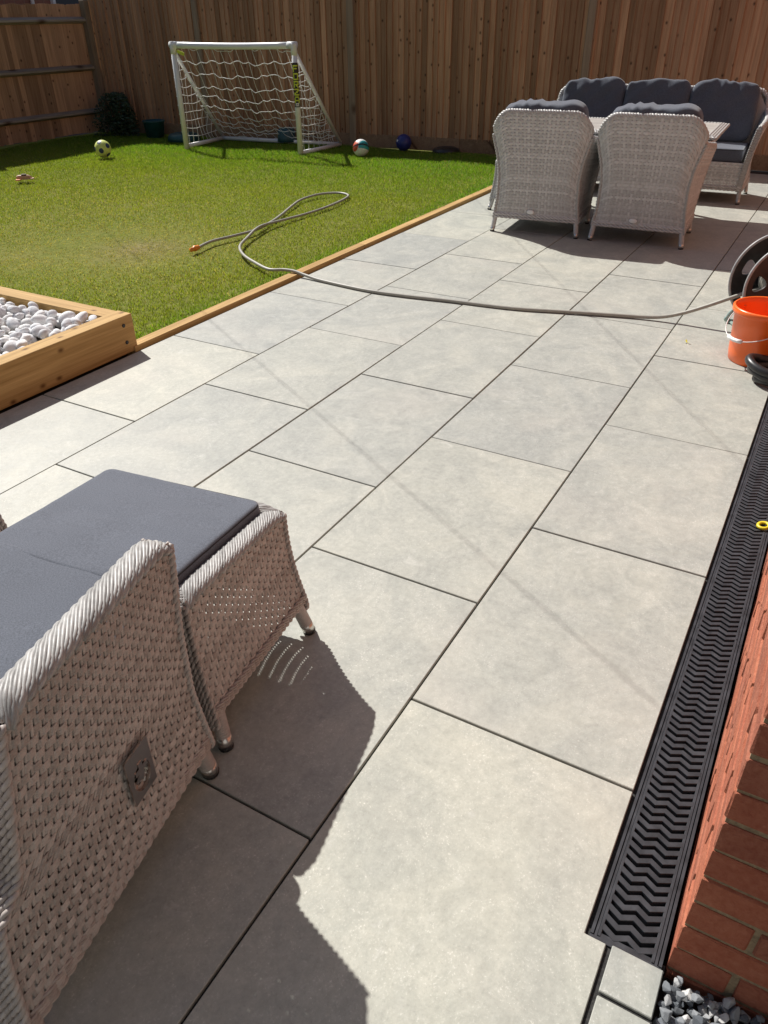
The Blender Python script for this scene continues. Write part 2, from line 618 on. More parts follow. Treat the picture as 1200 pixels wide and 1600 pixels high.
def weave(mb, S, nu, nv, amp, cords=3, seg=4, fill=0.86, cord_r=0.0018, stakes=True, flip=1.0):
    """woven panel over the surface S(s,t): bands of cords passing over and under upright stakes"""
    e = 1e-3

    def PN(s, t):
        p = S(s, t)
        ds = S(np.clip(s + e, 0, 1), t) - S(np.clip(s - e, 0, 1), t)
        dt = S(s, np.clip(t + e, 0, 1)) - S(s, np.clip(t - e, 0, 1))
        n = np.cross(ds, dt)
        n /= (np.linalg.norm(n, axis=-1, keepdims=True) + 1e-12)
        return p, n * flip
    wrs = np.random.default_rng(nu * 100 + nv)
    ns = nu * seg + 1
    s1 = np.linspace(0, 1, ns)
    if cords > 1:
        c = np.linspace(-0.5, 0.5, cords * 3 + 1)
        hb = np.abs(np.sin((c + 0.5) * cords * math.pi)) * cord_r
    else:
        c = np.array([-0.5, -0.25, 0.25, 0.5])
        hb = np.array([0, 1, 1, 0]) * cord_r
    m_ = len(c)
    for j in range(nv):
        tt = (j + 0.5 + c * fill) / nv
        s2, t2 = np.meshgrid(s1, tt, indexing='ij')
        if cords > 1:
            # twill: over two stakes, under one, shifted by one stake from row to row
            w = np.clip(1.5 * np.cos(2 * math.pi * (s2 * nu - 0.5 - j) / 3) + 0.45, -1.15, 0.8)
            jit = wrs.normal(0, 0.10, nu + 2)
            w = w * (1 + np.interp(s2, np.linspace(0, 1, nu + 2), jit))
            wob = np.interp(s2, np.linspace(0, 1, nu + 2), wrs.normal(0, 0.0004, nu + 2))
        else:
            w = np.cos(math.pi * (s2 * nu - 0.5) + math.pi * j)
            wob = 0.0
        off = amp * w + hb[None, :] * (1 if cords == 1 else 1.0) + wob
        p, n = PN(s2, t2)
        p = p + n * off[..., None]
        idx = np.arange(ns * m_).reshape(ns, m_)
        faces = np.stack([idx[:-1, :-1], idx[1:, :-1], idx[1:, 1:], idx[:-1, 1:]], -1).reshape(-1, 4)
        mb.add(p.reshape(-1, 3), faces.tolist())
    if stakes:
        t1 = np.linspace(0, 1, nv + 1)
        cc = np.array([-0.34, -0.18, 0.18, 0.34])
        hh = np.array([0, 1, 1, 0]) * cord_r * 0.8
        for i in range(nu):
            t2, c2 = np.meshgrid(t1, cc, indexing='ij')
            s2 = (i + 0.5 + c2) / nu
            p, n = PN(s2, t2)
            p = p + n * hh[None, :, None]
            idx = np.arange((nv + 1) * 4).reshape(nv + 1, 4)
            faces = np.stack([idx[:-1, :-1], idx[1:, :-1], idx[1:, 1:], idx[:-1, 1:]], -1).reshape(-1, 4)
            mb.add(p.reshape(-1, 3), faces.tolist())
    return mb


def resample(P, step):
    P = [Vector(p) for p in P]
    L = [0.0]
    for a, b in zip(P[:-1], P[1:]):
        L.append(L[-1] + (b - a).length)
    n = max(2, int(round(L[-1] / step)) + 1)
    out = []
    k = 0
    for i in range(n):
        d = L[-1] * i / (n - 1)
        while k < len(L) - 2 and L[k + 1] < d:
            k += 1
        t = (d - L[k]) / max(1e-9, L[k + 1] - L[k])
        out.append(P[k].lerp(P[k + 1], t))
    return out, L[-1]


def rope(mb, path, r, pitch, strands=2, sides=5, step=None):
    """twisted rope along a path"""
    step = step or pitch / 6
    P, L = resample(path, step)
    k = len(P)
    T = [(P[min(i + 1, k - 1)] - P[max(i - 1, 0)]).normalized() for i in range(k)]
    ref = Vector((0, 0, 1)) if abs(T[0].z) < 0.8 else Vector((1, 0, 0))
    nrm = (ref - T[0] * ref.dot(T[0])).normalized()
    frames = []
    for i in range(k):
        nrm = (nrm - T[i] * nrm.dot(T[i])).normalized()
        frames.append((nrm.copy(), T[i].cross(nrm)))
    for q in range(strands):
        pts = []
        for i in range(k):
            a = 2 * math.pi * (i * L / (k - 1) / pitch + q / strands)
            n_, b_ = frames[i]
            pts.append(P[i] + (n_ * math.cos(a) + b_ * math.sin(a)) * r * 0.55)
        mb.tube(pts, r * 0.62, sides)
    return mb


def braid_rim(mb, path, side, upv, half_w, rise, pitch=0.011, slant=0.055, cr=0.0052, sides=6, phi0=-10, phi1=190, steps=12, bumps=3):
    """cords wrapped slantwise over a rounded rim; side/upv are directions across and above the rim (callables of 0..1)"""
    P, L = resample(path, 0.01)
    k = len(P)

    def at(d):
        x = min(max(d / L, 0), 1) * (k - 1)
        i = min(int(x), k - 2)
        return P[i].lerp(P[i + 1], x - i), min(max(d / L, 0), 1)
    n = int((L + slant) / pitch)
    for q in range(n):
        u_start = q * pitch - slant
        pts = []
        for i in range(steps + 1):
            g = i / steps
            d = u_start + slant * g * 1.0
            if d < -0.004 or d > L + 0.004:
                continue
            c, f = at(d)
            ph = R(phi0 + (phi1 - phi0) * g)
            s_, u_ = side(f), upv(f)
            bm_ = 1 + 0.05 * math.sin(bumps * math.pi * 2 * g + q * math.pi)
            pts.append(c + s_ * (math.cos(ph) * half_w * bm_) + u_ * (math.sin(ph) * rise * bm_ - rise * 0.2))
        if len(pts) > 2:
            mb.tube(pts, cr, sides)
    return mb


def pillow(dims, n=6.0, res=14, wr=0.0, seed=0, wfreq=9.0, sag=0.0):
    """rounded cushion: a cube swollen to a superellipsoid, with creases"""
    bm = bmesh.new()
    bmesh.ops.create_cube(bm, size=2.0)
    bmesh.ops.subdivide_edges(bm, edges=list(bm.edges), cuts=res, use_grid_fill=True)
    rs = np.random.default_rng(seed)
    ph = rs.uniform(0, 6.28, 8)
    for v in bm.verts:
        x, y, z = v.co
        k = (abs(x) ** n + abs(y) ** n + abs(z) ** n) ** (1 / n)
        x, y, z = x / k, y / k, z / k
        d = 0.0
        if wr:
            d = wr * (math.sin(wfreq * x + ph[0] + 2 * math.sin(3 * y + ph[1])) * math.sin(wfreq * 0.8 * y + ph[2]) + 0.6 * math.sin(wfreq * 2.1 * y + 3 * x + ph[3] + z * 2))
        v.co = (x * dims[0] / 2 * (1 + d), y * dims[1] / 2 * (1 + d * 0.5), z * dims[2] / 2 * (1 + d) - sag * (1 - x * x) * (1 - y * y) * (1 if z > 0 else 0))
    me = bpy.data.meshes.new('cushion')
    bm.to_mesh(me)
    bm.free()
    me.polygons.foreach_set('use_smooth', [True] * len(me.polygons))
    return me


# ================================================================== SETTING
g = MB()
g.add([(-400, -400, -0.12), (400, -400, -0.12), (400, 400, -0.12), (-400, 400, -0.12)], [(0, 1, 2, 3)])
tag(g.build('ground', 'soil'), kind='structure')

# ---- patio of porcelain slabs
TL, TW, JT = 0.892, 0.605, 0.0066
pat = MB()
pat.add([(-3.2, -1.79, -0.010), (8.85, -1.79, -0.010), (8.85, 1.222, -0.010), (-3.2, 1.222, -0.010)], [(0, 1, 2, 3)])
pat.add([(-3.2, -1.9325, -0.0075), (-0.308, -1.9325, -0.0075), (-0.308, -1.78, -0.0075), (-3.2, -1.78, -0.0075)], [(0, 1, 2, 3)])
patio = tag(pat.build('patio', 'joint_grout'), 'pale grey porcelain paving with dark joints', kind='structure')


def slab_mesh(name, lx, ly):
    b = MB().box((0, 0, -0.0125), (lx, ly, 0.025))
    return bevel(b.mesh(name, 'porcelain'), 0.0016)


full = slab_mesh('paving_slab', TL - JT, TW - JT)
edge_a = slab_mesh('paving_slab', TL - JT, 0.598 - JT)
edge_d = slab_mesh('paving_slab', TL - JT, 0.5765 - JT)
rows = [(0.605, 1.203, 0.876, edge_a), (0.0, 0.605, 0.444, full), (-0.605, 0.0, 0.014, full), (-1.21, -0.605, -0.419, full), (-1.7865, -1.21, -0.852, edge_d)]
for ri, (ya, yb, off, me) in enumerate(rows):
    for k in range(-3, 11):
        x0 = off + k * TL
        if x0 + TL > 8.95 or x0 < -3.2:
            continue
        if ri == 4 and k == 0:
            continue
        o = link('paving_slab', me, patio, (x0 + TL / 2, (ya + yb) / 2, random.uniform(-0.0012, 0.0012)), (random.uniform(-.0006, .0006), random.uniform(-.0006, .0006), 0))
# slab notched round the end of the drain
n_ = MB().poly([(-0.852 + JT / 2, -1.825), (-0.326, -1.825), (-0.326, -1.7865 + JT / 2), (0.04 - JT / 2, -1.7865 + JT / 2), (0.04 - JT / 2, -1.21 - JT / 2), (-0.852 + JT / 2, -1.21 - JT / 2)], -0.025, 0.0)
link('paving_slab', bevel(clean_normals(n_.mesh('paving_slab', 'porcelain')), 0.0016), patio)
for (x0, x1, y0, y1) in [(-0.414, -0.322, -1.931, -1.836), (-1.3, -0.422, -1.931, -1.836)]:
    b = MB().box(((x0 + x1) / 2, (y0 + y1) / 2, -0.0125), (x1 - x0, y1 - y0, 0.025))
    link('paving_slab', bevel(b.mesh('paving_slab', 'porcelain'), 0.0016), patio)
for k in range(3):
    pass

# ---- lawn
X0, X1, Y0, Y1 = 1.0, 9.0, 1.30, 8.6
gx, gy = np.meshgrid(np.linspace(X0, X1, 90), np.linspace(Y0, Y1, 82), indexing='ij')


def lawn_z(x, y):
    e = np.clip((y - 1.30) / 0.8, 0, 1)
    return -0.012 + e * 0.030 * (vnoise(x * 0.9, y * 0.9, 3) - 0.4) + 0.010 * e * (vnoise(x * 4, y * 4, 5) - 0.5)


gz = lawn_z(gx, gy)
idx = np.arange(90 * 82).reshape(90, 82)
lw = MB()
lw.add(np.stack([gx, gy, gz], -1).reshape(-1, 3), np.stack([idx[:-1, :-1], idx[1:, :-1], idx[1:, 1:], idx[:-1, 1:]], -1).reshape(-1, 4).tolist())
tag(lw.build('lawn', 'lawn_earth', smooth=True), 'short lawn with a dry worn patch', kind='structure')


def grass():
    n = 430000
    # more blades close to the camera
    x = 1.0 + (8.35 - 1.0) * rng.random(n)
    y = 1.302 + (8.40 - 1.302) * rng.random(n)
    keep = ~((x < 1.56) & (y < 3.2))
    dry = 1.15 * np.exp(-(((x - 3.0) / 0.80) ** 2 + ((y - 2.9) / 0.85) ** 2)) + 0.45 * np.exp(-(((x - 2.5) / 0.8) ** 2 + ((y - 3.6) / 0.9) ** 2)) + 0.3 * np.exp(-(((x - 3.9) / 0.9) ** 2 + ((y - 4.2) / 1.4) ** 2))
    patchy = 0.55 * vnoise(x * 2.3, y * 2.3, 11) + 0.45 * vnoise(x * 6.1, y * 6.1, 12)
    fine = vnoise(x * 11, y * 11, 13)
    p = 1.0 - np.clip(dry * (0.1 + 1.7 * patchy * fine), 0, 1) * 0.86 - 0.35 * (fine < 0.3)
    keep &= rng.random(n) < p
    x, y, dry, patchy, fine = x[keep], y[keep], dry[keep], patchy[keep], fine[keep]
    n = len(x)
    z = lawn_z(x, y)
    lush = np.clip((x - 5.3) / 2.0, 0, 1)
    edge = np.exp(-((y - 1.34) / 0.12) ** 2)
    h = (0.010 + 0.011 * rng.random(n)) * (1 + 0.75 * lush + 0.5 * edge) * (1 - 0.45 * np.clip(dry, 0, 1)) * (0.7 + 0.7 * patchy)
    wd = 0.0013 + 0.0014 * rng.random(n)
    az = rng.random(n) * 2 * math.pi
    lean = 0.25 + 0.75 * rng.random(n)
    la = az + rng.normal(0, 0.8, n)
    dx, dy = np.cos(az + math.pi / 2), np.sin(az + math.pi / 2)
    lx, ly = np.cos(la) * lean * h, np.sin(la) * lean * h
    V = np.zeros((n, 5, 3))
    V[:, 0] = np.stack([x - dx * wd, y - dy * wd, z - 0.003], -1)
    V[:, 1] = np.stack([x + dx * wd, y + dy * wd, z - 0.003], -1)
    V[:, 2] = np.stack([x + lx * 0.4 + dx * wd * .8, y + ly * 0.4 + dy * wd * .8, z + h * 0.6], -1)
    V[:, 3] = np.stack([x + lx * 0.4 - dx * wd * .8, y + ly * 0.4 - dy * wd * .8, z + h * 0.6], -1)
    V[:, 4] = np.stack([x + lx, y + ly, z + h], -1)
    me = bpy.data.meshes.new('grass')
    me.vertices.add(n * 5)
    me.vertices.foreach_set('co', V.reshape(-1))
    b = np.arange(n) * 5
    loops = np.stack([b, b + 1, b + 2, b + 3, b + 3, b + 2, b + 4], -1).reshape(-1)
    me.loops.add(n * 7)
    me.loops.foreach_set('vertex_index', loops)
    me.polygons.add(n * 2)
    st = np.stack([np.arange(n) * 7, np.arange(n) * 7 + 4], -1).reshape(-1)
    me.polygons.foreach_set('loop_start', st)
    me.polygons.foreach_set('loop_total', np.tile([4, 3], n))
    me.update()
    me.validate()
    g0 = np.array([0.150, 0.205, 0.024])
    g1 = np.array([0.300, 0.315, 0.042])
    gd = np.array([0.125, 0.250, 0.022])
    st_ = np.array([0.46, 0.37, 0.155])
    r = rng.random(n)
    mixv = np.clip(0.25 + 0.5 * patchy + 0.35 * (r - 0.5) + 0.25 * vnoise(x * 0.8, y * 0.8, 21) - 0.12, 0, 1)
    c = g0[None] * (1 - mixv[:, None]) + g1[None] * mixv[:, None]
    k = np.clip(lush * 0.7 + edge * 0.6, 0, 1)[:, None]
    c = c * (1 - k) + gd[None] * k + np.array([0.01, 0.02, 0])[None] * k
    straw = (rng.random(n) < (0.06 + 0.74 * np.clip(dry, 0, 1)))[:, None]
    c = np.where(straw, st_[None] * (0.55 + 0.6 * r[:, None]), c)
    col = np.ones((n, 5, 4))
    col[:, :, :3] = c[:, None, :]
    at = me.color_attributes.new('tint', 'FLOAT_COLOR', 'POINT')
    at.data.foreach_set('color', col.reshape(-1))
    me.materials.append(MATS['grass_blade'])
    o = link('grass', me)
    tag(o, 'short green lawn grass with straw coloured dry blades', 'grass', kind='stuff')


grass()

# ---- timber edging between lawn and paving
ed = empty('timber_edging', (1.55, 1.262, 0))
tag(ed, 'thin timber edging strip between lawn and pale paving', 'edging')
x = 1.50
for ln in (2.4, 2.4, 2.3):
    b = MB().box((x + ln / 2, 1.263, -0.055), (ln - 0.002, 0.072, 0.15))
    o = b.build('edging_board', 'sleeper_x', ed)
    bevel(o.data, 0.003)
    x += ln

# ---- raised bed of sleepers with white pebbles
bed = empty('raised_bed', (1.53, 1.235, 0))
tag(bed, 'low raised bed framed by thick pale timber sleepers at the lawn corner', 'raised bed')
for (c, s, mt) in [((0.03, 1.285, 0.093), (3.0, 0.100, 0.198), 'sleeper_x'), ((1.479, 2.40, 0.090), (0.100, 2.128, 0.196), 'sleeper_y')]:
    b = MB().box((0, 0, 0), s)
    me = b.mesh('sleeper', mt)
    bevel(me, 0.004, 2)
    link('sleeper', me, bed, Vector(c) - bed.location)
for z in (0.055, 0.145):
    b = MB()
    b.lathe([(0.0, -0.004), (0.010, -0.004), (0.010, 0.002), (0.007, 0.004), (0.0, 0.004)], 14, (1.462, 1.2335, z), Matrix.Rotation(R(90), 3, 'X'))
    b.build('bolt', 'black_plastic', bed)
pb = MB().add([(-1.4, 1.33, 0.128), (1.43, 1.33, 0.128), (1.43, 3.4, 0.128), (-1.4, 3.4, 0.128)], [(0, 1, 2, 3)])
pbed = tag(pb.build('pebble_bed', 'soil'), 'white rounded pebbles filling the raised bed', kind='structure')


def stone_mesh(name, mat, seed, flat=0.65, facet=False, sub=2):
    bm = bmesh.new()
    rs = np.random.default_rng(seed)
    if facet:
        pts = rs.normal(size=(13, 3))
        pts /= np.linalg.norm(pts, axis=1, keepdims=True)
        pts *= rs.uniform(0.75, 1.1, (13, 1))
        vs_ = [bm.verts.new((p[0], p[1] * 0.85, p[2] * flat)) for p in pts]
        r_ = bmesh.ops.convex_hull(bm, input=vs_)
        dead = [v for v in bm.verts if not v.link_faces]
        bmesh.ops.delete(bm, geom=dead, context='VERTS')
        bmesh.ops.bevel(bm, geom=list(bm.edges), offset=0.05, segments=1, affect='EDGES')
    else:
        bmesh.ops.create_icosphere(bm, subdivisions=sub, radius=1)
        d = rs.normal(size=(5, 3))
        d /= np.linalg.norm(d, axis=1, keepdims=True)
        d2 = rs.normal(size=(9, 3)) * 2.6
        k = rs.uniform(-0.30, 0.16, 5)
        for v in bm.verts:
            p = np.array(v.co)
            f = 1 + 0.035 * float(np.sin(d2 @ p).sum()) / 1.5 + sum(kk * max(0, p @ dd) ** 2 for kk, dd in zip(k, d))
            v.co = (p[0] * f, p[1] * f * 0.82, p[2] * f * flat)
    me = bpy.data.meshes.new(name)
    bm.to_mesh(me)
    bm.free()
    me.materials.append(MATS[mat])
    me.polygons.foreach_set('use_smooth', [not facet] * len(me.polygons))
    return me


pm = [stone_mesh('pebble', 'pebble_white', 100 + i, 0.52 + 0.05 * i, sub=3) for i in range(9)]
cnt = 0
pts = []
tries = 0
while cnt < 298 and tries < 60000:
    tries += 1
    layer = 0 if cnt < 165 else 1
    r_ = random.uniform(0.026, 0.046) if layer == 0 else random.uniform(0.020, 0.044)
    x, y = random.uniform(0.50, 1.405), random.uniform(1.358, 2.36)
    if any(l == layer and (x - a) ** 2 + (y - b) ** 2 < ((r_ + c) * 0.80) ** 2 for a, b, c, l in pts):
        if tries % 300:
            continue
    pts.append((x, y, r_, layer))
    z = 0.142 + (0.0 if layer == 0 else 0.030) + random.uniform(-0.006, 0.008)
    o = link('pebble', random.choice(pm), pbed, (x, y, z), (random.uniform(-.6, .6), random.uniform(-.6, .6), random.uniform(0, 6.28)))
    o.scale = (r_ * random.uniform(1.05, 1.35), r_ * random.uniform(0.95, 1.15), r_ * 1.05)
    cnt += 1

# ---- drain channel along the house wall
dr = MB()
DX0, DX1, DYA, DYB = -0.318, 4.2, -1.7915, -1.9265
for (ya, yb, z) in [(DYA, DYA - 0.006, -0.0005), (DYA - 0.008, DYA - 0.013, -0.003), (DYB + 0.006, DYB, -0.0005), (DYB + 0.013, DYB + 0.008, -0.003)]:
    dr.box(((DX0 + DX1) / 2, (ya + yb) / 2, z - 0.03), (DX1 - DX0, abs(ya - yb), 0.06))
dr.box(((DX0 + DX1) / 2, (DYA + DYB) / 2, -0.075), (DX1 - DX0, abs(DYA - DYB) - 0.002, 0.02))
dr.box((DX0 - 0.004, (DYA + DYB) / 2, -0.032), (0.008, abs(DYA - DYB), 0.058))
drain = tag(dr.build('drain_channel', 'drain_plastic'), 'black plastic drain channel with wavy slotted grating beside the brick wall', 'drain')
PITCH_B = 0.0228
ya, yb = DYA - 0.0205, DYB + 0.0205
zig = [0.0062, -0.0062, 0.0062, -0.0062, 0.0062]


def wavy(nsub=2, w=0.0136, top=-0.003, bot=-0.022):
    pts_ = []
    P = [(zig[i], ya + (yb - ya) * i / 4) for i in range(5)]
    q = []
    for i in range(4):
        for j in range(nsub):
            t = j / nsub
            q.append((P[i][0] * (1 - t) + P[i + 1][0] * t, P[i][1] * (1 - t) + P[i + 1][1] * t))
    q.append(P[-1])
    # run the bar into the side rails
    q = [(q[0][0], q[0][1] + 0.004)] + q + [(q[-1][0], q[-1][1] - 0.004)]
    out = [(x_ - w / 2, y_) for x_, y_ in q] + [(x_ + w / 2, y_) for x_, y_ in reversed(q)]
    return MB().poly(out, bot, top)


bar_me = wavy().mesh('grate_bar', 'drain_plastic')
bevel(bar_me, 0.0008)
n_bar = int((DX1 - DX0 - 0.03) / PITCH_B)
far = MB()
for k in range(n_bar):
    xk = DX0 + 0.018 + k * PITCH_B
    if xk < 3.0:
        link('grate_bar', bar_me, drain, (xk, 0, random.uniform(-0.0004, 0.0004)))
    else:
        w_ = wavy(1)
        far.add([(p[0] + xk, p[1], p[2]) for p in w_.v], w_.f)
tag(far.build('grating', 'drain_plastic', drain), kind='stuff')
for (a, b_) in [(DYA - 0.0135, ya + 0.0005), (yb - 0.0005, DYB + 0.0135)]:
    x = DX0 + 0.001
    while x < DX1:
        ln = min(1.0, DX1 - x)
        b = MB().box((x + ln / 2, (a + b_) / 2, -0.0125), (ln - 0.002, abs(a - b_), 0.019))
        o = b.build('grate_rail', 'drain_plastic', drain)
        bevel(o.data, 0.001)
        x += 1.0
for k in range(0, 9):
    xk = DX0 + 0.5 * k + 0.012
    if k in (0,):
        b = MB().box((DX0 + 0.005, (ya + yb) / 2, -0.0135), (0.009, abs(ya - yb) + 0.004, 0.019))
        b.build('grate_end', 'drain_plastic', drain)

# ---- brick house wall, corner next to the camera
WX, WY = -0.305, -1.9335
wl = MB()
wl.box(((WX + 0.0045 + 1.95) / 2, WY - 0.0045 - 0.6, 0.47), (1.95 - WX - 0.0045, 1.2, 1.13))
wall = tag(wl.build('brick_wall', 'mortar'), 'red brick house wall with its corner beside the drain', 'wall')
MB().box(((WX + 9.0) / 2, WY - 0.602, 3.12), (9.0 - WX, 1.2, 4.16)).build('upper_wall', 'brick_courses', wall)
MB().box((5.47, WY - 0.602, 0.47), (7.05, 1.2, 1.13)).build('wall_run', 'brick_courses', wall)
MB().box((-3.6, -4.2, 2.5), (6.4, 1.2, 5.2)).build('rear_sky_blocker', 'blocker_buff', wall)  # unseen guessed wall, added to block sky light behind the camera
MB().box((-6.6, -1.4, 2.5), (1.2, 4.6, 5.2)).build('wing_sky_blocker', 'blocker_buff', wall)  # second unseen wall, added for sky blocking and bounce
BH, BJ = 0.065, 0.010


def brick_mesh(lx, ly, seed):
    b = MB().box((0, 0, 0), (lx, ly, BH))
    me = bevel(b.mesh('brick', 'brick_clay'), 0.0036)
    rs = np.random.default_rng(seed)
    for v in me.vertices:
        v.co += Vector(rs.normal(0, 0.0013, 3))
    return me


st_x = [brick_mesh(0.215, 0.1025, i) for i in range(3)]
st_y = [brick_mesh(0.1025, 0.215, 10 + i) for i in range(3)]
z = -0.085
course = 0
while z < 1.0:
    zc = z + BH / 2 + random.uniform(-0.0008, 0.0008)
    odd = course % 2 == 1
    # face towards the lawn (along x)
    x = WX
    first = True
    xmax = 1.7
    while x < xmax:
        if first and not odd:
            # corner brick laid along y shows its header here
            link('brick', random.choice(st_y), wall, (x + 0.05125, WY - 0.1075 + random.uniform(-.0006, .0006), zc))
            x += 0.1125
        else:
            link('brick', random.choice(st_x), wall, (x + 0.1075, WY - 0.05125 + random.uniform(-.0012, .0012), zc))
            x += 0.225
        first = False
    # return face (along y)
    y = WY - (0.1125 if odd else 0.225)
    while y > WY - 0.75:
        link('brick', random.choice(st_y), wall, (WX + 0.05125 + random.uniform(-.0012, .0012), y - 0.1075, zc))
        y -= 0.225
    z += BH + BJ
    course += 1
print('bricks', sum(1 for c in wall.children))

# ---- slate gravel strip at the foot of the wall
gv = MB().add([(-1.4, -3.2, -0.045), (-0.306, -3.2, -0.045), (-0.306, -1.934, -0.045), (-1.4, -1.934, -0.045)], [(0, 1, 2, 3)])
gbed = tag(gv.build('gravel_strip', 'soil'), 'grey slate chippings at the foot of the wall', kind='structure')
sm = [stone_mesh('stone', 'slate_chip', 300 + i, 0.6 + 0.06 * (i % 4), True) for i in range(8)]
pts = []
cnt = 0
tries = 0
while cnt < 290 and tries < 40000:
    tries += 1
    r_ = random.uniform(0.0095, 0.0185)
    x, y = random.uniform(-0.52, -0.318), random.uniform(-2.13, -1.944)
    lay = min(2, cnt // 105)
    if any(l == lay and (x - a) ** 2 + (y - b) ** 2 < ((r_ + c) * 0.82) ** 2 for a, b, c, l in pts):
        if tries % 400:
            continue
    pts.append((x, y, r_, lay))
    o = link('stone', random.choice(sm), gbed, (x, y, -0.034 + lay * 0.014 + random.uniform(-.003, .004)), (random.uniform(-.8, .8), random.uniform(-.8, .8), random.uniform(0, 6.28)))
    o.scale = (r_, r_, r_)
    cnt += 1

# ---- fences
FA, FB = Vector((8.17, 8.42, 0)), Vector((8.87, -2.7, 0))
fdir = (FB - FA).normalized()
fyaw = math.atan2(fdir.y, fdir.x)
fnrm = Vector((fdir.y, -fdir.x, 0))      # towards the garden
if fnrm.x > 0:
    fnrm = -fnrm


def board_meshes(h, n=4):
    out = []
    for i in range(n):
        w = [0.1, 0.1, 0.103, 0.097][i % 4]
        mb = MB()
        # feather edge: thick at one side, thin at the other
        mb.add([(-w / 2, 0, 0), (w / 2, 0, 0), (w / 2, 0.004, 0), (-w / 2, 0.026, 0),
                (-w / 2, 0, h), (w / 2, 0, h), (w / 2, 0.004, h), (-w / 2, 0.026, h)],
               [(3, 2, 1, 0), (4, 5, 6, 7), (0, 1, 5, 4), (1, 2, 6, 5), (2, 3, 7, 6), (3, 0, 4, 7)])
        me = mb.mesh('board', 'fence_board')
        bevel(me, 0.0015)
        out.append(me)
    return out


bf = empty('back_fence', FA)
tag(bf, 'long brown closeboard timber fence behind the goal and dining set', 'fence')
bms = board_meshes(1.63)
L = (FB - FA).length
d = 0.06
while d < L:
    p = fdir * d
    me = random.choice(bms)
    o = link('board', me, bf, (p.x, p.y, 0.128 + random.uniform(-0.012, 0.012)), (random.uniform(-.004, .004), random.uniform(-.007, .007), fyaw + math.pi + random.uniform(-.05, .05)))
    d += 0.078 + random.uniform(-0.006, 0.006)
seg0 = 0
for i, d in enumerate([1.95, 4.35, 7.35, 9.9]):
    p = fdir * (d - 0.0) + fnrm * 0.045
    b = MB().box((0, 0, 0.90), (0.095, 0.075, 1.84) if i == 1 else (0.085, 0.03, 1.80))
    me = b.mesh('post', 'fence_post')
    bevel(me, 0.004)
    link('post', me, bf, (p.x, p.y, -0.02), (0, 0, fyaw))
d = 0.05
while d < L - 0.1:
    ln = min(2.9, L - d)
    p = fdir * (d + ln / 2) + fnrm * 0.012
    b = MB().box((0, 0, 0.075), (ln - 0.004, 0.026, 0.16))
    me = b.mesh('kick_board', 'gravel_board')
    bevel(me, 0.003)
    link('kick_board', me, bf, (p.x, p.y, 0), (0, 0, fyaw))
    d += 2.9

lf = empty('side_fence', (8.1, 8.42, 0))
tag(lf, 'dark timber fence with three horizontal rails on the left', 'fence')
bms2 = board_meshes(1.63)
x = 8.12
while x > 1.2:
    link('board', random.choice(bms2), lf, (x - 8.1, 0.055, 0.02 + random.uniform(-0.01, 0.01)), (random.uniform(-.003, .003), random.uniform(-.004, .004), math.pi + random.uniform(-.02, .02)))
    x -= 0.080 + random.uniform(-0.006, 0.006)
for z in (0.295, 0.865, 1.46):
    xx = 8.14
    while xx > 1.3:
        ln = 2.4
        mb = MB()
        mb.add([(0, 0.03, -0.042), (0, -0.035, -0.012), (0, -0.035, 0.012), (0, 0.03, 0.042), (ln, 0.03, -0.042), (ln, -0.035, -0.012), (ln, -0.035, 0.012), (ln, 0.03, 0.042)],
               [(0, 1, 2, 3), (7, 6, 5, 4), (0, 4, 5, 1), (1, 5, 6, 2), (2, 6, 7, 3), (3, 7, 4, 0)])
        me = mb.mesh('rail', 'fence_rail')
        link('rail', me, lf, (xx - ln - 8.1, 0.0, z))
        xx -= 2.402
for x in (8.10, 5.70, 3.30):
    b = MB().box((x, 8.41, 0.84), (0.095, 0.095, 1.72))
    o = b.build('post', 'fence_post', lf)
    bevel(o.data, 0.004)

# ---- neighbouring house beyond the side fence
nh = empty('neighbour_house', (9.5, 12.6, 0))
tag(nh, 'dark red brick neighbouring house just showing above the left fence', 'house')
MB().box((9.2, 14.6, 2.6), (9.0, 4.0, 5.2)).build('wall', 'brick_courses', nh)
MB().add([(4.5, 12.3, 5.2), (13.9, 12.3, 5.2), (13.9, 16.9, 5.2), (4.5, 16.9, 5.2), (4.5, 14.6, 7.4), (13.9, 14.6, 7.4)], [(0, 1, 5, 4), (2, 3, 4, 5), (0, 4, 3), (1, 2, 5), (0, 3, 2, 1)]).build('roof', 'roof_tile', nh)
for (xa, xb) in [(11.1, 12.9), (6.4, 8.2)]:
    w = MB().box(((xa + xb) / 2, 12.585, 1.75), (xb - xa, 0.06, 1.3)).build('window', 'window_glass', nh)
    fr = MB()
    for xx in (xa, (xa + xb) / 2, xb):
        fr.box((xx, 12.56, 1.75), (0.06, 0.08, 1.36))
    for zz in (1.1, 2.4):
        fr.box(((xa + xb) / 2, 12.562, zz), (xb - xa, 0.075, 0.06))
    fr.build('frame', 'window_white', w)
for x in (9.2, 10.6):
    MB().tube([(x, 12.54, 0), (x, 12.54, 5.1)], 0.035, 10).build('downpipe', 'window_white', nh, True)

# ================================================================== WICKER FURNITURE
FAR, FARR = 'wicker_far', 'wicker_far_rope'


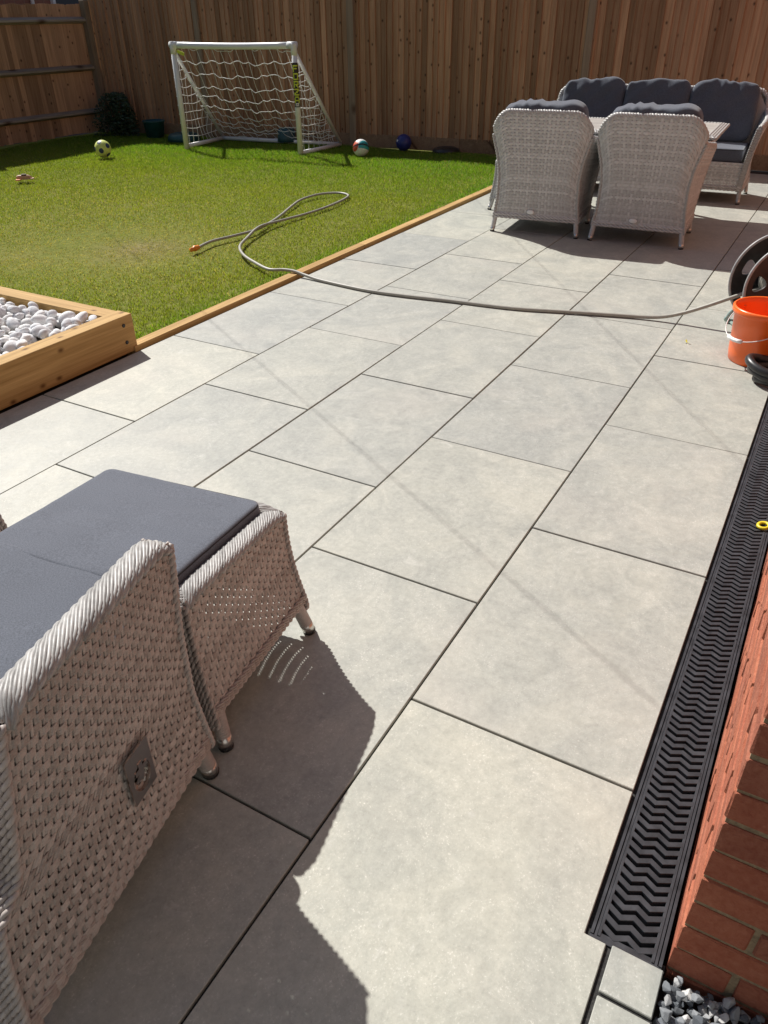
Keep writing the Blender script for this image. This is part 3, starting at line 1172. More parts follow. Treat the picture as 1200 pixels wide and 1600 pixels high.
def add_leg(root, top, foot, wick, r=0.021):
    top, foot = Vector(top), Vector(foot)
    a = top.lerp(foot, 1.0)
    d = (foot - top)
    k = lambda z: top + d * ((top.z - z) / (top.z - foot.z))
    mb = MB()
    # wound strips: short rings of slightly different girth
    z = top.z
    pts, rad = [], []
    while z > 0.034:
        pts += [k(z), k(z - 0.0045), k(z - 0.005)]
        rad += [r * 1.0, r * 1.0, r * 0.94]
        z -= 0.006
    mb.tube(pts, rad, 12)
    leg = mb.build('leg', wick, root, True, world=False)
    f = MB().tube([k(0.036), k(0.035), k(0.009), k(0.008)], [r * 0.8, r * 1.0, r * 0.95, r * 0.8], 16)
    f.build('ferrule', 'steel', leg, True, world=False)
    f = MB().tube([k(0.009), k(0.007), k(0.0)], [r * 0.97, r * 1.0, r * 0.9], 14)
    f.build('foot_pad', 'rubber', leg, True, world=False)
    return leg


def box_cushion(dims, r, rc, puff, seed):
    """flat seat pad: rounded rectangle in plan, rounded edges, slightly domed and uneven top"""
    a, b, h = dims[0] / 2, dims[1] / 2, dims[2] / 2
    def ring(inset, z):
        pts = []
        aa, bb, rr = a - inset, b - inset, max(rc - inset, 0.002)
        for (cx, cy, t0) in ((aa - rr, bb - rr, 0), (-aa + rr, bb - rr, 90), (-aa + rr, -bb + rr, 180), (aa - rr, -bb + rr, 270)):
            for q in range(5):
                t = R(t0 + 22.5 * q)
                pts.append((cx + rr * math.cos(t), cy + rr * math.sin(t)))
            # straight run to the next corner
        out = []
        for i in range(len(pts)):
            p, q_ = pts[i], pts[(i + 1) % len(pts)]
            out.append(p)
            if i % 5 == 4:
                for k in range(1, 14):
                    out.append((p[0] + (q_[0] - p[0]) * k / 14, p[1] + (q_[1] - p[1]) * k / 14))
        return [(x, y, z) for x, y in out]
    rings = []
    for k in range(6):
        t = R(-90 + 90 * k / 5)
        rings.append(ring(r - r * math.cos(t), -h + r + r * math.sin(t)))
    for k in range(6):
        t = R(90 * k / 5)
        rings.append(ring(r - r * math.cos(t), h - r + r * math.sin(t)))
    base = rings[-1]
    for f in (0.94, 0.86, 0.76, 0.65, 0.53, 0.41, 0.29, 0.17, 0.07):
        rings.append([(x * f, y * f, h) for x, y, z in base])
    mb = MB()
    n = len(rings[0])
    V = [p for rg in rings for p in rg]
    F = []
    for i in range(len(rings) - 1):
        for j in range(n):
            j2 = (j + 1) % n
            F.append((i * n + j, i * n + j2, (i + 1) * n + j2, (i + 1) * n + j))
    F.append(tuple(range((len(rings) - 1) * n, len(rings) * n)))
    F.append(tuple(range(n - 1, -1, -1)))
    V = np.array(V)
    fx, fy = np.clip(1 - (V[:, 0] / a) ** 2, 0, 1), np.clip(1 - (V[:, 1] / b) ** 2, 0, 1)
    top_ = V[:, 2] > 0
    V[:, 2] += top_ * (puff * np.sqrt(fx * fy) + 0.007 * (vnoise(V[:, 0] * 7 + 40, V[:, 1] * 7 + 40, seed) - 0.5) + 0.002 * (vnoise(V[:, 0] * 30 + 40, V[:, 1] * 14 + 40, seed + 1) - 0.5))
    mb.add(V, F)
    return mb


def cushion(root, name, dims, loc, rot, mat, n=8, wr=0.0, seed=0, piping=True, res=14, pr=0.004, wf=9.0, up_axis=2):
    flat = mat == 'cushion_grey'
    mb = box_cushion(dims, 0.011 if flat else 0.018, 0.028, (0.003 if flat else 0.008) + wr, seed + 5)
    o = link(name, mb.mesh(name, mat, True), root, loc, rot)
    if piping:
        q = MB()
        rc, a, b = 0.028, dims[0] / 2 - 0.0035, dims[1] / 2 - 0.0035
        pts = []
        for (cx, cy, t0) in ((a - rc, b - rc, 0), (-a + rc, b - rc, 90), (-a + rc, -b + rc, 180), (a - rc, -b + rc, 270)):
            for k in range(6):
                t = R(t0 + 18 * k)
                pts.append((cx + rc * math.cos(t), cy + rc * math.sin(t), dims[2] / 2 - 0.006))
        q.tube(pts, pr, 6, closed=True)
        q.build('piping', 'piping_and_gap_shade', o, True, world=False)
    return o


def make_stool(name, d, w, h, near, flare=0.035, tilt=0.0, cush='cushion_grey', ct=0.075):
    """woven footstool; x is its depth, y its width"""
    root = empty(name, (0, 0, 0))
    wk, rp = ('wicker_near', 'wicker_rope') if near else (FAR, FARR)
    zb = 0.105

    def o(z):
        t = np.clip((z - zb) / (h - zb), 0, 1)
        return flare * (1 - t) ** 1.8 - 0.004 * np.sin(t * math.pi)

    def top(x):
        return h - tilt * x

    def face(side):
        def S(s, t):
            if side in ('right', 'left'):
                sg = 2 * s - 1
                xx = sg * d / 2
                z = zb + (top(xx) - zb) * t
                e = 0.4 * o(z)
                x_ = sg * (d / 2 + e) if side == 'right' else -sg * (d / 2 + e)
                z = zb + (top(x_) - zb) * t
                y_ = -(w / 2 + o(z)) if side == 'right' else (w / 2 + o(z))
            else:
                sg = 2 * s - 1
                xe = d / 2 if side == 'front' else -d / 2
                z = zb + (top(xe) - zb) * t + 0 * s
                y_ = sg * (w / 2 + o(z)) if side == 'front' else -sg * (w / 2 + o(z))
                x_ = (d / 2 + 0.4 * o(z)) if side == 'front' else -(d / 2 + 0.4 * o(z))
                x_ = x_ + 0 * s
            return np.stack([x_, y_, z], -1)
        return S
    pu, pv = (0.0105, 0.0150) if near else (0.03, 0.02)
    for side in ('right', 'left', 'front', 'back'):
        ln = d if side in ('right', 'left') else w
        mb = MB()
        weave(mb, face(side), max(4, int(ln / pu)), max(4, int((h - zb) / pv)), 0.0030 if near else 0.004, cords=3 if near else 1, seg=4 if near else 2, fill=1.03 if near else 0.88, cord_r=0.0020 if near else 0.002)
        mb.build('side_panel', wk, root, True, world=False)
    # braided rim
    rim = MB()
    cs = [(-d / 2, -w / 2), (d / 2, -w / 2), (d / 2, w / 2), (-d / 2, w / 2)]
    outs = [Vector((0, -1, 0)), Vector((1, 0, 0)), Vector((0, 1, 0)), Vector((-1, 0, 0))]
    for i in range(4):
        a, b = cs[i], cs[(i + 1) % 4]
        P = [Vector((a[0], a[1], top(a[0]))), Vector((b[0], b[1], top(b[0])))]
        if near:
            mid = [P[0].lerp(P[1], t) for t in np.linspace(0, 1, 12)]
            # rounded shoulders
            for q, p in enumerate(mid):
                e = min(q, 11 - q) / 11
                p.z -= 0.016 * max(0, 1 - e / 0.14) ** 2
                p += outs[i] * -0.016
            core = [p - Vector((0, 0, 0.004)) for p in mid]
            MB().tube(core, 0.0150, 10).build('rim_shade_core', 'piping_and_gap_shade', root, True, world=False)  # dark tube paints the shade in the gaps between strands
            braid_rim(rim, mid, lambda f, v=outs[i]: v, lambda f: Vector((0, 0, 1)), 0.025, 0.015, pitch=0.0108, slant=0.125, cr=0.0040, bumps=4, steps=18)
        else:
            rope(rim, P, 0.014, 0.045, 3, 5)
    rim.build('rim', rp, root, True, world=False)
    # corner ropes
    for i, (x_, y_) in enumerate(cs):
        cr = MB()
        P = []
        for t in np.linspace(0, 1, 14):
            zz = float(top(x_) - 0.01 + (0.085 - top(x_)) * t)
            P.append(Vector((math.copysign(abs(x_) + 0.4 * float(o(zz)) + 0.002, x_), math.copysign(abs(y_) + float(o(zz)) + 0.003, y_), zz)))
        if near:
            rope(cr, P, 0.0078, 0.034, 2, 6)
            for k in range(1, 9):
                Q = [p + Vector((math.copysign(0.004, x_), -math.copysign(0.0125 * k * (1 - 0.35 * j / 13), y_), 0)) for j, p in enumerate(P)]
                rope(cr, Q, 0.0062, 0.034, 2, 5)
        else:
            rope(cr, P, 0.011, 0.04, 2, 5)
        cr.build('corner_rope', rp if not near else 'wicker_near', root, True, world=False)
    br = MB()
    for i in range(4):
        a, b = cs[i], cs[(i + 1) % 4]
        ob = float(o(zb))
        f_ = lambda q: Vector((math.copysign(abs(q[0]) + 0.4 * ob, q[0]), math.copysign(abs(q[1]) + ob, q[1]), zb))
        for k in range(4 if near else 1):
            rope(br, [f_(a) + Vector((0, 0, 0.0075 * k)), f_(b) + Vector((0, 0, 0.0075 * k))], 0.0055 if near else 0.012, 0.04, 2, 5)
    br.build('bottom_braid', wk, root, True, world=False)
    MB().box((0, 0, h - 0.05), (d - 0.03, w - 0.03, 0.02)).build('deck', 'black_plastic', root, world=False)
    for (x_, y_) in cs:
        sx, sy = math.copysign(1, x_), math.copysign(1, y_)
        add_leg(root, (x_ - sx * 0.012, y_ + sy * (flare - 0.016), 0.115), (x_ + sx * 0.008, y_ + sy * (flare + 0.012), 0.0), wk, 0.019)
    cushion(root, 'cushion', (d + (0.012 if near else -0.02), w - 0.046, ct), (-0.026 if near else 0, 0.020 if near else 0, h + (-0.006 if near else 0.02) + (0.026 * tilt)), (0, math.atan(tilt), 0), cush, n=14, piping=near, res=18 if near else 8, pr=0.0035)
    return root


# ---- near footstool
st = make_stool('footstool', 0.43, 0.535, 0.424, True, flare=0.036, tilt=0.075)
st.location = (-0.138, -0.553, 0)
st.rotation_euler = (0, 0, R(7.5))
tag(st, 'woven wicker footstool with flat grey cushion in front of the near armchair', 'footstool')


fs2 = copy_tree(st)
fs2.location = (-0.351, 0.406, 0)
tag(fs2, 'woven footstool cut off by the left edge of the picture', 'footstool')


# ---- near armchair: two woven arms, seat, reclining back
def make_near_chair():
    root = empty('wicker_armchair', (0, 0, 0))
    zb, zt, W = 0.105, 0.645, 0.70
    fz = ([0.0, 0.1, 0.28, 0.435, 0.57, 0.66], [0.02, 0.010, -0.008, 0.004, 0.024, 0.034])
    bz = ([0.0, 0.1, 0.25, 0.33, 0.375, 0.5, 0.66], [-0.618, -0.602, -0.578, -0.560, -0.500, -0.462, -0.420])

    def fl(z):
        t = np.clip((z - zb) / (zt - zb), 0, 1)
        return 0.026 * (1 - t) ** 2 + 0.006 * t

    for sgn, y0 in ((-1, 0.0), (1, W)):
        def S(s, t):
            z = zb + (zt - zb) * t + 0 * s
            a = np.interp(z, bz[0], bz[1])
            b = np.interp(z, fz[0], fz[1])
            x_ = a + (b - a) * s
            y_ = y0 + sgn * (fl(z) + 0.008 * np.sin(math.pi * s))
            return np.stack([x_, y_, z], -1)
        mb = MB()
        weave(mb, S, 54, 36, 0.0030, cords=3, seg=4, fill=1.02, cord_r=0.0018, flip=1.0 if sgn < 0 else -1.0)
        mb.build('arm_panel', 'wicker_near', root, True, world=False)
        ins = lambda s, t: S(s, t) + np.array([0, -sgn * 0.042, 0])
        mb = MB()
        weave(mb, ins, 20, 24, 0.003, cords=1, seg=2, fill=0.9, cord_r=0.002, flip=-1.0 if sgn < 0 else 1.0)
        mb.build('arm_lining', 'wicker_near', root, True, world=False)
        # rim
        rim = MB()
        P = []
        for t in np.linspace(0, 1, 16):
            x_ = -0.425 + (0.030 + 0.425) * t
            e = min(t, 1 - t)
            P.append(Vector((x_, y0 - sgn * 0.018 + sgn * 0.006, zt + 0.004 - 0.022 * max(0, 1 - e / 0.09) ** 2)))
        MB().tube([p - Vector((0, 0, 0.006)) for p in P], 0.0180, 12).build('rim_shade_core', 'piping_and_gap_shade', root, True, world=False)  # blackened core, shade between the arm rim cords put into its colour
        braid_rim(rim, P, lambda f, v=sgn: Vector((0, v, 0)), lambda f: Vector((0, 0, 1)), 0.028, 0.018, pitch=0.0112, slant=0.150, cr=0.0042, bumps=4, steps=18)
        rim.build('arm_rim', 'wicker_rope', root, True, world=False)
        # edge ropes, front and back
        for (tab, s_) in ((fz, 1), (bz, 0)):
            er = MB()
            for k in range(1 if s_ == 1 else 5):
                Q = []
                for t in np.linspace(0, 1, 26):
                    z = 0.09 + (zt - 0.005 - 0.09) * t
                    x_ = float(np.interp(z, tab[0], tab[1])) + (0.003 if s_ else -0.005)
                    Q.append(Vector((x_, y0 + sgn * (float(fl(z)) + 0.003) - sgn * 0.0125 * k, z)))
                rope(er, Q, 0.0078, 0.034, 2, 6)
            if s_ == 1:
                for k in range(1, 5):
                    Q = []
                    for t in np.linspace(0, 1, 26):
                        z = 0.09 + (zt - 0.005 - 0.09) * t
                        Q.append(Vector((float(np.interp(z, tab[0], tab[1])), y0 + sgn * float(fl(z)) - sgn * 0.0125 * k, z)))
                    rope(er, Q, 0.0065, 0.034, 2, 5)
            er.build('edge_rope', 'wicker_near', root, True, world=False)
        br = MB()
        for k in range(5):
            rope(br, [Vector((-0.602, y0 + sgn * 0.028, zb - 0.006 + 0.0075 * k)), Vector((0.01, y0 + sgn * 0.028, zb - 0.006 + 0.0075 * k))], 0.0055, 0.045, 2, 5)
        br.build('bottom_braid', 'wicker_near', root, True, world=False)
        for x_, fx in ((-0.584, -0.604), (-0.012, 0.004)):
            add_leg(root, (x_, y0 + sgn * 0.006, 0.118), (fx, y0 + sgn * 0.018, 0), 'wicker_near', 0.021)
    # front and rear aprons
    for xa, nm in ((0.004, 'front_apron'), (-0.560, 'rear_apron')):
        def S2(s, t):
            z = zb + (0.345 - zb) * t + 0 * s
            return np.stack([xa + 0 * s, 0.03 + (W - 0.06) * s, z], -1)
        mb = MB()
        weave(mb, S2, 28, 14, 0.003, cords=4, seg=4, fill=0.85, cord_r=0.0014, flip=1.0 if xa > -0.2 else -1.0)
        mb.build(nm, 'wicker_near', root, True, world=False)
    MB().box((-0.275, W / 2, 0.355), (0.53, W - 0.12, 0.03)).build('deck', 'black_plastic', root, world=False)
    # reclining back
    bk = MB()

    def S3(s, t):
        z = 0.36 + 0.56 * t + 0 * s
        return np.stack([-0.53 - 0.22 * t + 0 * s, 0.06 + (W - 0.12) * s, z], -1)
    weave(bk, S3, 26, 32, 0.003, cords=2, seg=3, fill=0.85, cord_r=0.0014, flip=-1.0)
    bo = bk.build('backrest', 'wicker_near', root, True, world=False)
    tr = MB()
    rope(tr, [Vector((-0.53, 0.06, 0.36)), Vector((-0.75, 0.06, 0.92)), Vector((-0.75, W - 0.06, 0.92)), Vector((-0.53, W - 0.06, 0.36))], 0.016, 0.05, 3, 6)
    tr.build('back_frame', 'wicker_rope', bo, True, world=False)
    cushion(root, 'seat_cushion', (0.592, W - 0.110, 0.085), (-0.178, W / 2 + 0.004, 0.4300), (0, 0, R(-5.0)), 'cushion_grey', n=14, piping=True, res=18, pr=0.0035)
    # metal plate with a cut-out emblem, fixed to the arm facing the camera
    cx, cz, pw, ph = -0.222, 0.292, 0.036, 0.060
    yb = -0.0345
    mb = MB()
    n = 40
    inn, outr = [], []
    for i in range(n):
        a = 2 * math.pi * i / n + math.pi / 4
        c, s_ = math.cos(a), math.sin(a)
        k = 1 / max(abs(c), abs(s_))
        outr.append((cx + pw * c * k, cz + ph * s_ * k))
        hx, hz = 0.0265 * c, (0.036 * s_ if s_ < 0 else 0.030 * s_) - 0.010
        inn.append((cx + hx, cz + hz))
    v = [(p[0], yb, p[1]) for p in outr] + [(p[0], yb, p[1]) for p in inn]
    v += [(p[0], yb + 0.004, p[1]) for p in outr] + [(p[0], yb + 0.010, p[1]) for p in inn]
    f = []
    for i in range(n):
        j = (i + 1) % n
        f += [(i, j, n + j, n + i), (j, i, 2 * n + i, 2 * n + j), (n + i, n + j, 3 * n + j, 3 * n + i)]
    mb.add(v, f)
    plate = mb.build('metal_plate', 'badge_steel', root, world=False)
    mb = MB()
    mb.add([(p[0], yb + 0.0100, p[1]) for p in inn], [tuple(range(n))])
    mb.build('recess', 'badge_steel', plate, world=False)
    cr = [(-0.006, 0.026), (0.006, 0.026), (0.006, 0.014), (0.020, 0.014), (0.020, 0.002), (0.008, 0.002), (0.004, -0.012), (0.0, -0.020), (-0.012, -0.012), (-0.018, -0.018), (-0.021, -0.006), (-0.008, 0.002), (-0.018, 0.002), (-0.018, 0.014), (-0.006, 0.014)]
    m2 = MB()
    nn = len(cr)
    m2.add([(cx + a, yb - 0.0015, cz + b) for a, b in cr] + [(cx + a, yb + 0.0035, cz + b) for a, b in cr],
           [tuple(range(nn))] + [(i, (i + 1) % nn, nn + (i + 1) % nn, nn + i) for i in range(nn)])
    o = m2.build('emblem', 'badge_steel', plate, world=False)
    clean_normals(o.data)
    return root


nc = make_near_chair()
nc.location = (-0.400, -0.893, 0)
nc.rotation_euler = (0, 0, R(12.5))
tag(nc, 'woven wicker armchair with metal emblem plate on its side, nearest the camera', 'armchair')


# ---- dining set
def make_seat(name, W, ncush, seed=0):
    root = empty(name, (0, 0, 0))
    ex = W / 2 - 0.37
    ZB = 0.118

    def wz(z):
        return np.interp(z, [0.0, 0.10, 0.25, 0.42, 0.55, 0.66, 0.76, 0.87], [0.348, 0.336, 0.314, 0.308, 0.324, 0.356, 0.384, 0.390])

    def bx(z):
        return -0.085 * (np.clip(z, 0, 1) / 0.87) ** 1.6

    def ztop(sg):
        q = np.clip((np.abs(sg) * (0.37 + ex) - (0.22 + ex)) / 0.15, 0, 1)
        return 0.868 - 0.155 * q ** 2.3

    def SB(s, t):
        sg = 2 * s - 1
        z = ZB + (ztop(sg) - ZB) * t
        q = np.clip((np.abs(sg) * (0.37 + ex) - (0.27 + ex)) / 0.10, 0, 1)
        return np.stack([bx(z) + 0.060 * q ** 2 * (z / 0.87), -sg * (wz(z) + ex), z], -1)

    def arm_z(s):
        return 0.713 - 0.085 * s ** 0.7

    def SS(sgn):
        def f(s, t):
            z = ZB + (arm_z(s) - ZB) * t
            xb = bx(z) + 0.060 * (z / 0.87)
            xf = 0.545 + 0.045 * (z / 0.63) ** 2
            y = sgn * (wz(z) * (1 - s) + (0.322 + 0.068 * (z / 0.63) ** 2) * s + ex + 0.03 * np.sin(math.pi * s) * (z / 0.63) ** 2)
            return np.stack([xb + (xf - xb) * s, y, z], -1)
        return f
    mb = MB()
    weave(mb, SB, int(W / 0.029), 34, 0.0042, cords=1, seg=2, fill=0.90, cord_r=0.003)
    mb.build('back_panel', FAR, root, True, world=False)
    MB_in = MB()
    inner = lambda s, t: SB(s, t) + np.array([0.045, 0, -0.01])
    s2, t2 = np.meshgrid(np.linspace(0, 1, 17), np.linspace(0, 1, 9), indexing='ij')
    p = inner(s2, t2)
    idx = np.arange(17 * 9).reshape(17, 9)
    MB_in.add(p.reshape(-1, 3), np.stack([idx[:-1, :-1], idx[1:, :-1], idx[1:, 1:], idx[:-1, 1:]], -1).reshape(-1, 4).tolist())
    MB_in.build('back_lining', FAR, root, True, world=False)
    for sgn in (-1, 1):
        mb = MB()
        weave(mb, SS(sgn), 20, 26, 0.0042, cords=1, seg=2, fill=0.90, cord_r=0.003, flip=1.0 if sgn < 0 else -1.0)
        mb.build('arm_panel', FAR, root, True, world=False)
        li = MB()
        p = SS(sgn)(s2, t2) + np.array([0, -sgn * 0.045, -0.004])
        li.add(p.reshape(-1, 3), np.stack([idx[:-1, :-1], idx[1:, :-1], idx[1:, 1:], idx[:-1, 1:]], -1).reshape(-1, 4).tolist())
        li.build('arm_lining', FAR, root, True, world=False)
    # apron
    mb = MB()

    def SF(s, t):
        z = ZB + (0.345 - ZB) * t + 0 * s
        return np.stack([0.548 + 0 * s, (2 * s - 1) * (0.322 + ex), z], -1)
    weave(mb, SF, int(W / 0.03), 11, 0.0042, cords=1, seg=2, fill=0.90, cord_r=0.003)
    mb.build('front_apron', FAR, root, True, world=False)
    MB().box((0.27, 0, 0.32), (0.52, 0.52 + 2 * ex, 0.03)).build('deck', 'black_plastic', root, world=False)
    # rims
    rm = MB()
    path = []
    for s in np.linspace(1, 0, 10):
        path.append(Vector(SS(1)(np.array(s), np.array(1.0))) + Vector((0, -0.02, 0.006)))
    for s in np.linspace(0, 1, 40)[1:-1]:
        path.append(Vector(SB(np.array(s), np.array(1.0))) + Vector((0.018, 0, 0.006)))
    for s in np.linspace(0, 1, 10):
        path.append(Vector(SS(-1)(np.array(s), np.array(1.0))) + Vector((0, 0.02, 0.006)))
    rope(rm, path, 0.020, 0.060, 3, 6, step=0.012)
    rm.build('rim', FARR, root, True, world=False)
    for sgn in (-1, 1):
        er = MB()
        A = [Vector(SS(sgn)(np.array(0.0), np.array(t))) + Vector((-0.006, sgn * 0.004, 0)) for t in np.linspace(-0.02, 1, 14)]
        rope(er, A, 0.0115, 0.042, 2, 5)
        er.build('edge_rope', FARR, root, True, world=False)
        er = MB()
        for k in range(4):
            A = [Vector(SS(sgn)(np.array(1.0), np.array(t))) + Vector((0.004, -sgn * 0.0125 * k, 0)) for t in np.linspace(-0.02, 1, 14)]
            rope(er, A, 0.0095, 0.042, 2, 5)
        er.build('edge_rope', FARR, root, True, world=False)
    br = MB()
    for k in range(2):
        z = ZB + 0.002 + 0.020 * k
        A = [Vector(SB(np.array(s), np.array(0.0))) for s in np.linspace(0, 1, 9)]
        rope(br, [Vector((a.x - 0.006, a.y, z)) for a in A], 0.011, 0.07, 2, 5)
        for sgn in (-1, 1):
            A = [Vector(SS(sgn)(np.array(s), np.array(0.0))) for s in np.linspace(0, 1, 9)]
            rope(br, [Vector((a.x, a.y + sgn * 0.006, z)) for a in A], 0.011, 0.07, 2, 5)
        rope(br, [Vector((0.553, -0.322 - ex, z)), Vector((0.553, 0.322 + ex, z))], 0.011, 0.07, 2, 5)
    br.build('bottom_braid', FAR, root, True, world=False)
    for sgn in (-1, 1):
        add_leg(root, (0.010, sgn * (0.322 + ex), 0.135), (-0.005, sgn * (0.340 + ex), 0), FAR, 0.019)
        add_leg(root, (0.530, sgn * (0.312 + ex), 0.135), (0.545, sgn * (0.322 + ex), 0), FAR, 0.019)
    # small oval badge low on the back
    b = MB()
    b.lathe([(0.0, 0.006), (0.7, 0.006), (0.92, 0.003), (1.0, -0.004)], 24, (0, 0, 0), Matrix(((0, 0, -1), (-0.030, 0, 0), (0, 0.0175, 0))).to_3x3())
    b.v = [(p[0] - 0.022, p[1] + 0.035, p[2] + 0.172) for p in b.v]
    b.build('badge', 'white_plastic', root, True, world=False)
    cw = (0.555 + 2 * ex) / ncush
    for i in range(ncush):
        yc = -(0.2775 + ex) + cw * (i + 0.5)
        cushion(root, 'seat_cushion', (0.50, cw - 0.008, 0.115), (0.285, yc, 0.392), (0, 0, 0), 'cushion_charcoal', n=7, wr=0.006, seed=seed + i, res=10, piping=True, pr=0.004)
        me = pillow((0.17, (cw - 0.002) if ncush > 1 else 0.63, 0.50), 5.5, 20, 0.0, seed + i)
        rs = np.random.default_rng(seed + 50 + i)
        ph = rs.uniform(0, 6.28, 6)
        for v in me.vertices:
            x, y, z = v.co
            top_ = max(0, (z - 0.10) / 0.15)
            # gathered pleats along the top, a slack middle, creased corners
            pl = math.sin(y * 62 + ph[0] + 1.8 * math.sin(y * 13 + ph[1])) * (0.5 + 0.5 * math.sin(y * 8 + ph[4]))
            dent = 0.008 * math.cos(y * 7 + ph[2]) + 0.007 * math.sin(y * 21 + ph[3])
            v.co.z += top_ * (0.006 * pl + dent - 0.004)
            v.co.x += top_ * 0.010 * pl + 0.006 * math.sin(z * 24 + y * 9 + ph[4]) * math.sin(y * 14 + ph[5]) + 0.005 * math.sin(z * 40 - y * 30 + ph[1])
        me.materials.append(MATS['cushion_charcoal'])
        o = link('back_cushion', me, root, (0.075 if ncush > 1 else 0.052, yc if ncush > 1 else 0, 0.700 if ncush > 1 else 0.698), (rs.uniform(-.03, .03), R(-11), rs.uniform(-.03, .03)))
    return root


ch = make_seat('dining_chair', 0.74, 1, 3)
ch.location = (4.852, 0.232, 0)
ch.rotation_euler = (0, 0, R(6.0))
GD = 'dining chairs seen from behind'
tag(ch, 'grey woven dining armchair at the table, the one beside the lawn edging', 'dining chair', GD)
c2 = copy_tree(ch)
c2.location = (4.905, -0.556, 0)
c2.rotation_euler = (0, 0, R(3.5))
tag(c2, 'grey woven dining armchair at the table, the one nearer the hose reel', 'dining chair', GD)
sofa = make_seat('wicker_sofa', 1.98, 3, 11)
sofa.location = (7.262, -0.055, 0)
sofa.rotation_euler = (0, 0, R(180 + 2.5))
tag(sofa, 'grey woven three seat sofa with dark cushions across the table', 'sofa')
ls = make_stool('footstool', 0.44, 0.46, 0.40, False, flare=0.03, cush='cushion_charcoal', ct=0.14)
ls.location = (5.80, 0.655, 0)
ls.rotation_euler = (0, 0, R(4))
tag(ls, 'woven footstool with dark cushion half hidden behind the left dining chair', 'footstool')

# table
tb = empty('dining_table', (5.86, -0.06, 0))
tb.rotation_euler = (0, 0, R(3))
tag(tb, 'grey wicker edged dining table between the chairs and sofa', 'table')
tx, ty = 0.46, 0.83
for i in range(4):
    for j in range(2):
        a, b_ = -ty + 0.07 + i * (2 * ty - 0.14) / 4, -tx + 0.07 + j * (2 * tx - 0.14) / 2
        lx, ly = (2 * tx - 0.14) / 2 - 0.003, (2 * ty - 0.14) / 4 - 0.003
        mb = MB().box((b_ + lx / 2, a + ly / 2, 0.694), (lx, ly, 0.012))
        o = mb.build('top_tile', 'table_tile', tb, world=False)
        bevel(o.data, 0.001)
MB().box((0, 0, 0.676), (2 * tx - 0.06, 2 * ty - 0.06, 0.020)).build('top_frame', 'black_plastic', tb, world=False)
mb = MB()
for k in range(4):
    for q in range(4):
        e = 0.018 * q
        x_, y_ = tx - 0.062 + e, ty - 0.062 + e
        C = [Vector((x_, y_, 0)), Vector((-x_, y_, 0)), Vector((-x_, -y_, 0)), Vector((x_, -y_, 0))]
        rope(mb, [C[k] + Vector((0, 0, 0.696 - 0.004 * q)), C[(k + 1) % 4] + Vector((0, 0, 0.696 - 0.004 * q))], 0.0105, 0.05, 2, 5)
mb.build('top_rim', FARR, tb, True, world=False)
for sx in (-1, 1):
    for sy in (-1, 1):
        mb = MB()
        mb.tube([(sx * (tx - 0.09), sy * (ty - 0.38), 0.66), (sx * (tx - 0.08), sy * (ty - 0.36), 0.02), (sx * (tx - 0.08), sy * (ty - 0.36), 0.0)], [0.032, 0.028, 0.024], 12)
        mb.build('leg', FAR, tb, True, world=False)
mb = MB()
for sy in (-1, 1):
    mb.box((0, sy * (ty - 0.06), 0.635), (2 * tx - 0.14, 0.02, 0.065))
for sx in (-1, 1):
    mb.box((sx * (tx - 0.06), 0, 0.635), (0.02, 2 * ty - 0.14, 0.065))
mb.build('apron', FAR, tb, world=False)

# ================================================================== GOAL
gl = empty('football_goal', (7.33, 5.14, 0))
tag(gl, 'white plastic football goal with net in front of the fence', 'goal')
FLp, FRp = Vector((7.245, 6.02, 0)), Vector((7.405, 4.268, 0))
BLp, BRp = Vector((8.10, 6.10, 0)), Vector((8.27, 4.22, 0))
H = 1.19
zl = 0.03
up_ = Vector((0, 0, 1))
r_ = 0.034
post_l = MB().tube([FLp + up_ * 0.0, FLp + up_ * H], r_, 16).build('post', 'white_plastic', gl, True)
post_r = MB().tube([FRp + up_ * 0.0, FRp + up_ * H], r_, 16).build('post', 'white_plastic', gl, True)
d = (FRp - FLp).normalized()
sag = [FLp.lerp(FRp, t) + up_ * (H - 0.012 * math.sin(math.pi * t)) for t in np.linspace(-0.012, 1.012, 9)]
MB().tube(sag, r_ * 1.05, 16).build('crossbar', 'white_plastic', gl, True)
for P in (FLp, FRp):
    mb = MB()
    mb.tube([P + up_ * (H - 0.10), P + up_ * (H + 0.038)], r_ * 1.13, 16)
    s_ = d if P is FLp else -d
    mb.tube([P + up_ * H - s_ * 0.036, P + up_ * H + s_ * 0.08], r_ * 1.13, 16)
    mb.build('corner_joint', 'white_plastic', gl, True)
for (A, B) in ((FLp, BLp), (FRp, BRp)):
    MB().tube([A + up_ * zl, B + up_ * zl], 0.026, 12).build('base_bar', 'white_plastic', gl, True)
    MB().tube([A + up_ * (H - 0.05), B + up_ * (zl + 0.02)], 0.023, 12).build('stay_bar', 'white_plastic', gl, True)
MB().tube([BLp + up_ * zl, BRp + up_ * zl], 0.026, 12).build('rear_bar', 'white_plastic', gl, True)
# net clips down the left post
for i in range(9):
    z = 0.20 + i * 0.105
    MB().box(FLp + Vector((0.0, 0.040, z)), (0.016, 0.014, 0.014)).build('net_clip', 'white_plastic', gl)


def net_pt(u, v):
    a = FLp.lerp(FRp, u) + up_ * (H - 0.04)
    b = BLp.lerp(BRp, u) + up_ * 0.05
    p = a.lerp(b, v)
    p = p + up_ * (-0.16 * math.sin(math.pi * v) ** 1.2 * (0.65 + 0.35 * math.sin(math.pi * u))) + Vector((-0.05, 0, 0)) * math.sin(math.pi * v) * math.sin(math.pi * u)
    p.z += 0.014 * math.sin(u * 25 + v * 9) + 0.010 * math.sin(u * 61 + v * 23) + 0.010 * math.sin(u * 11 - v * 31)
    p.x += 0.010 * math.sin(u * 34 - v * 13)
    p.z = max(p.z, 0.035)
    return p


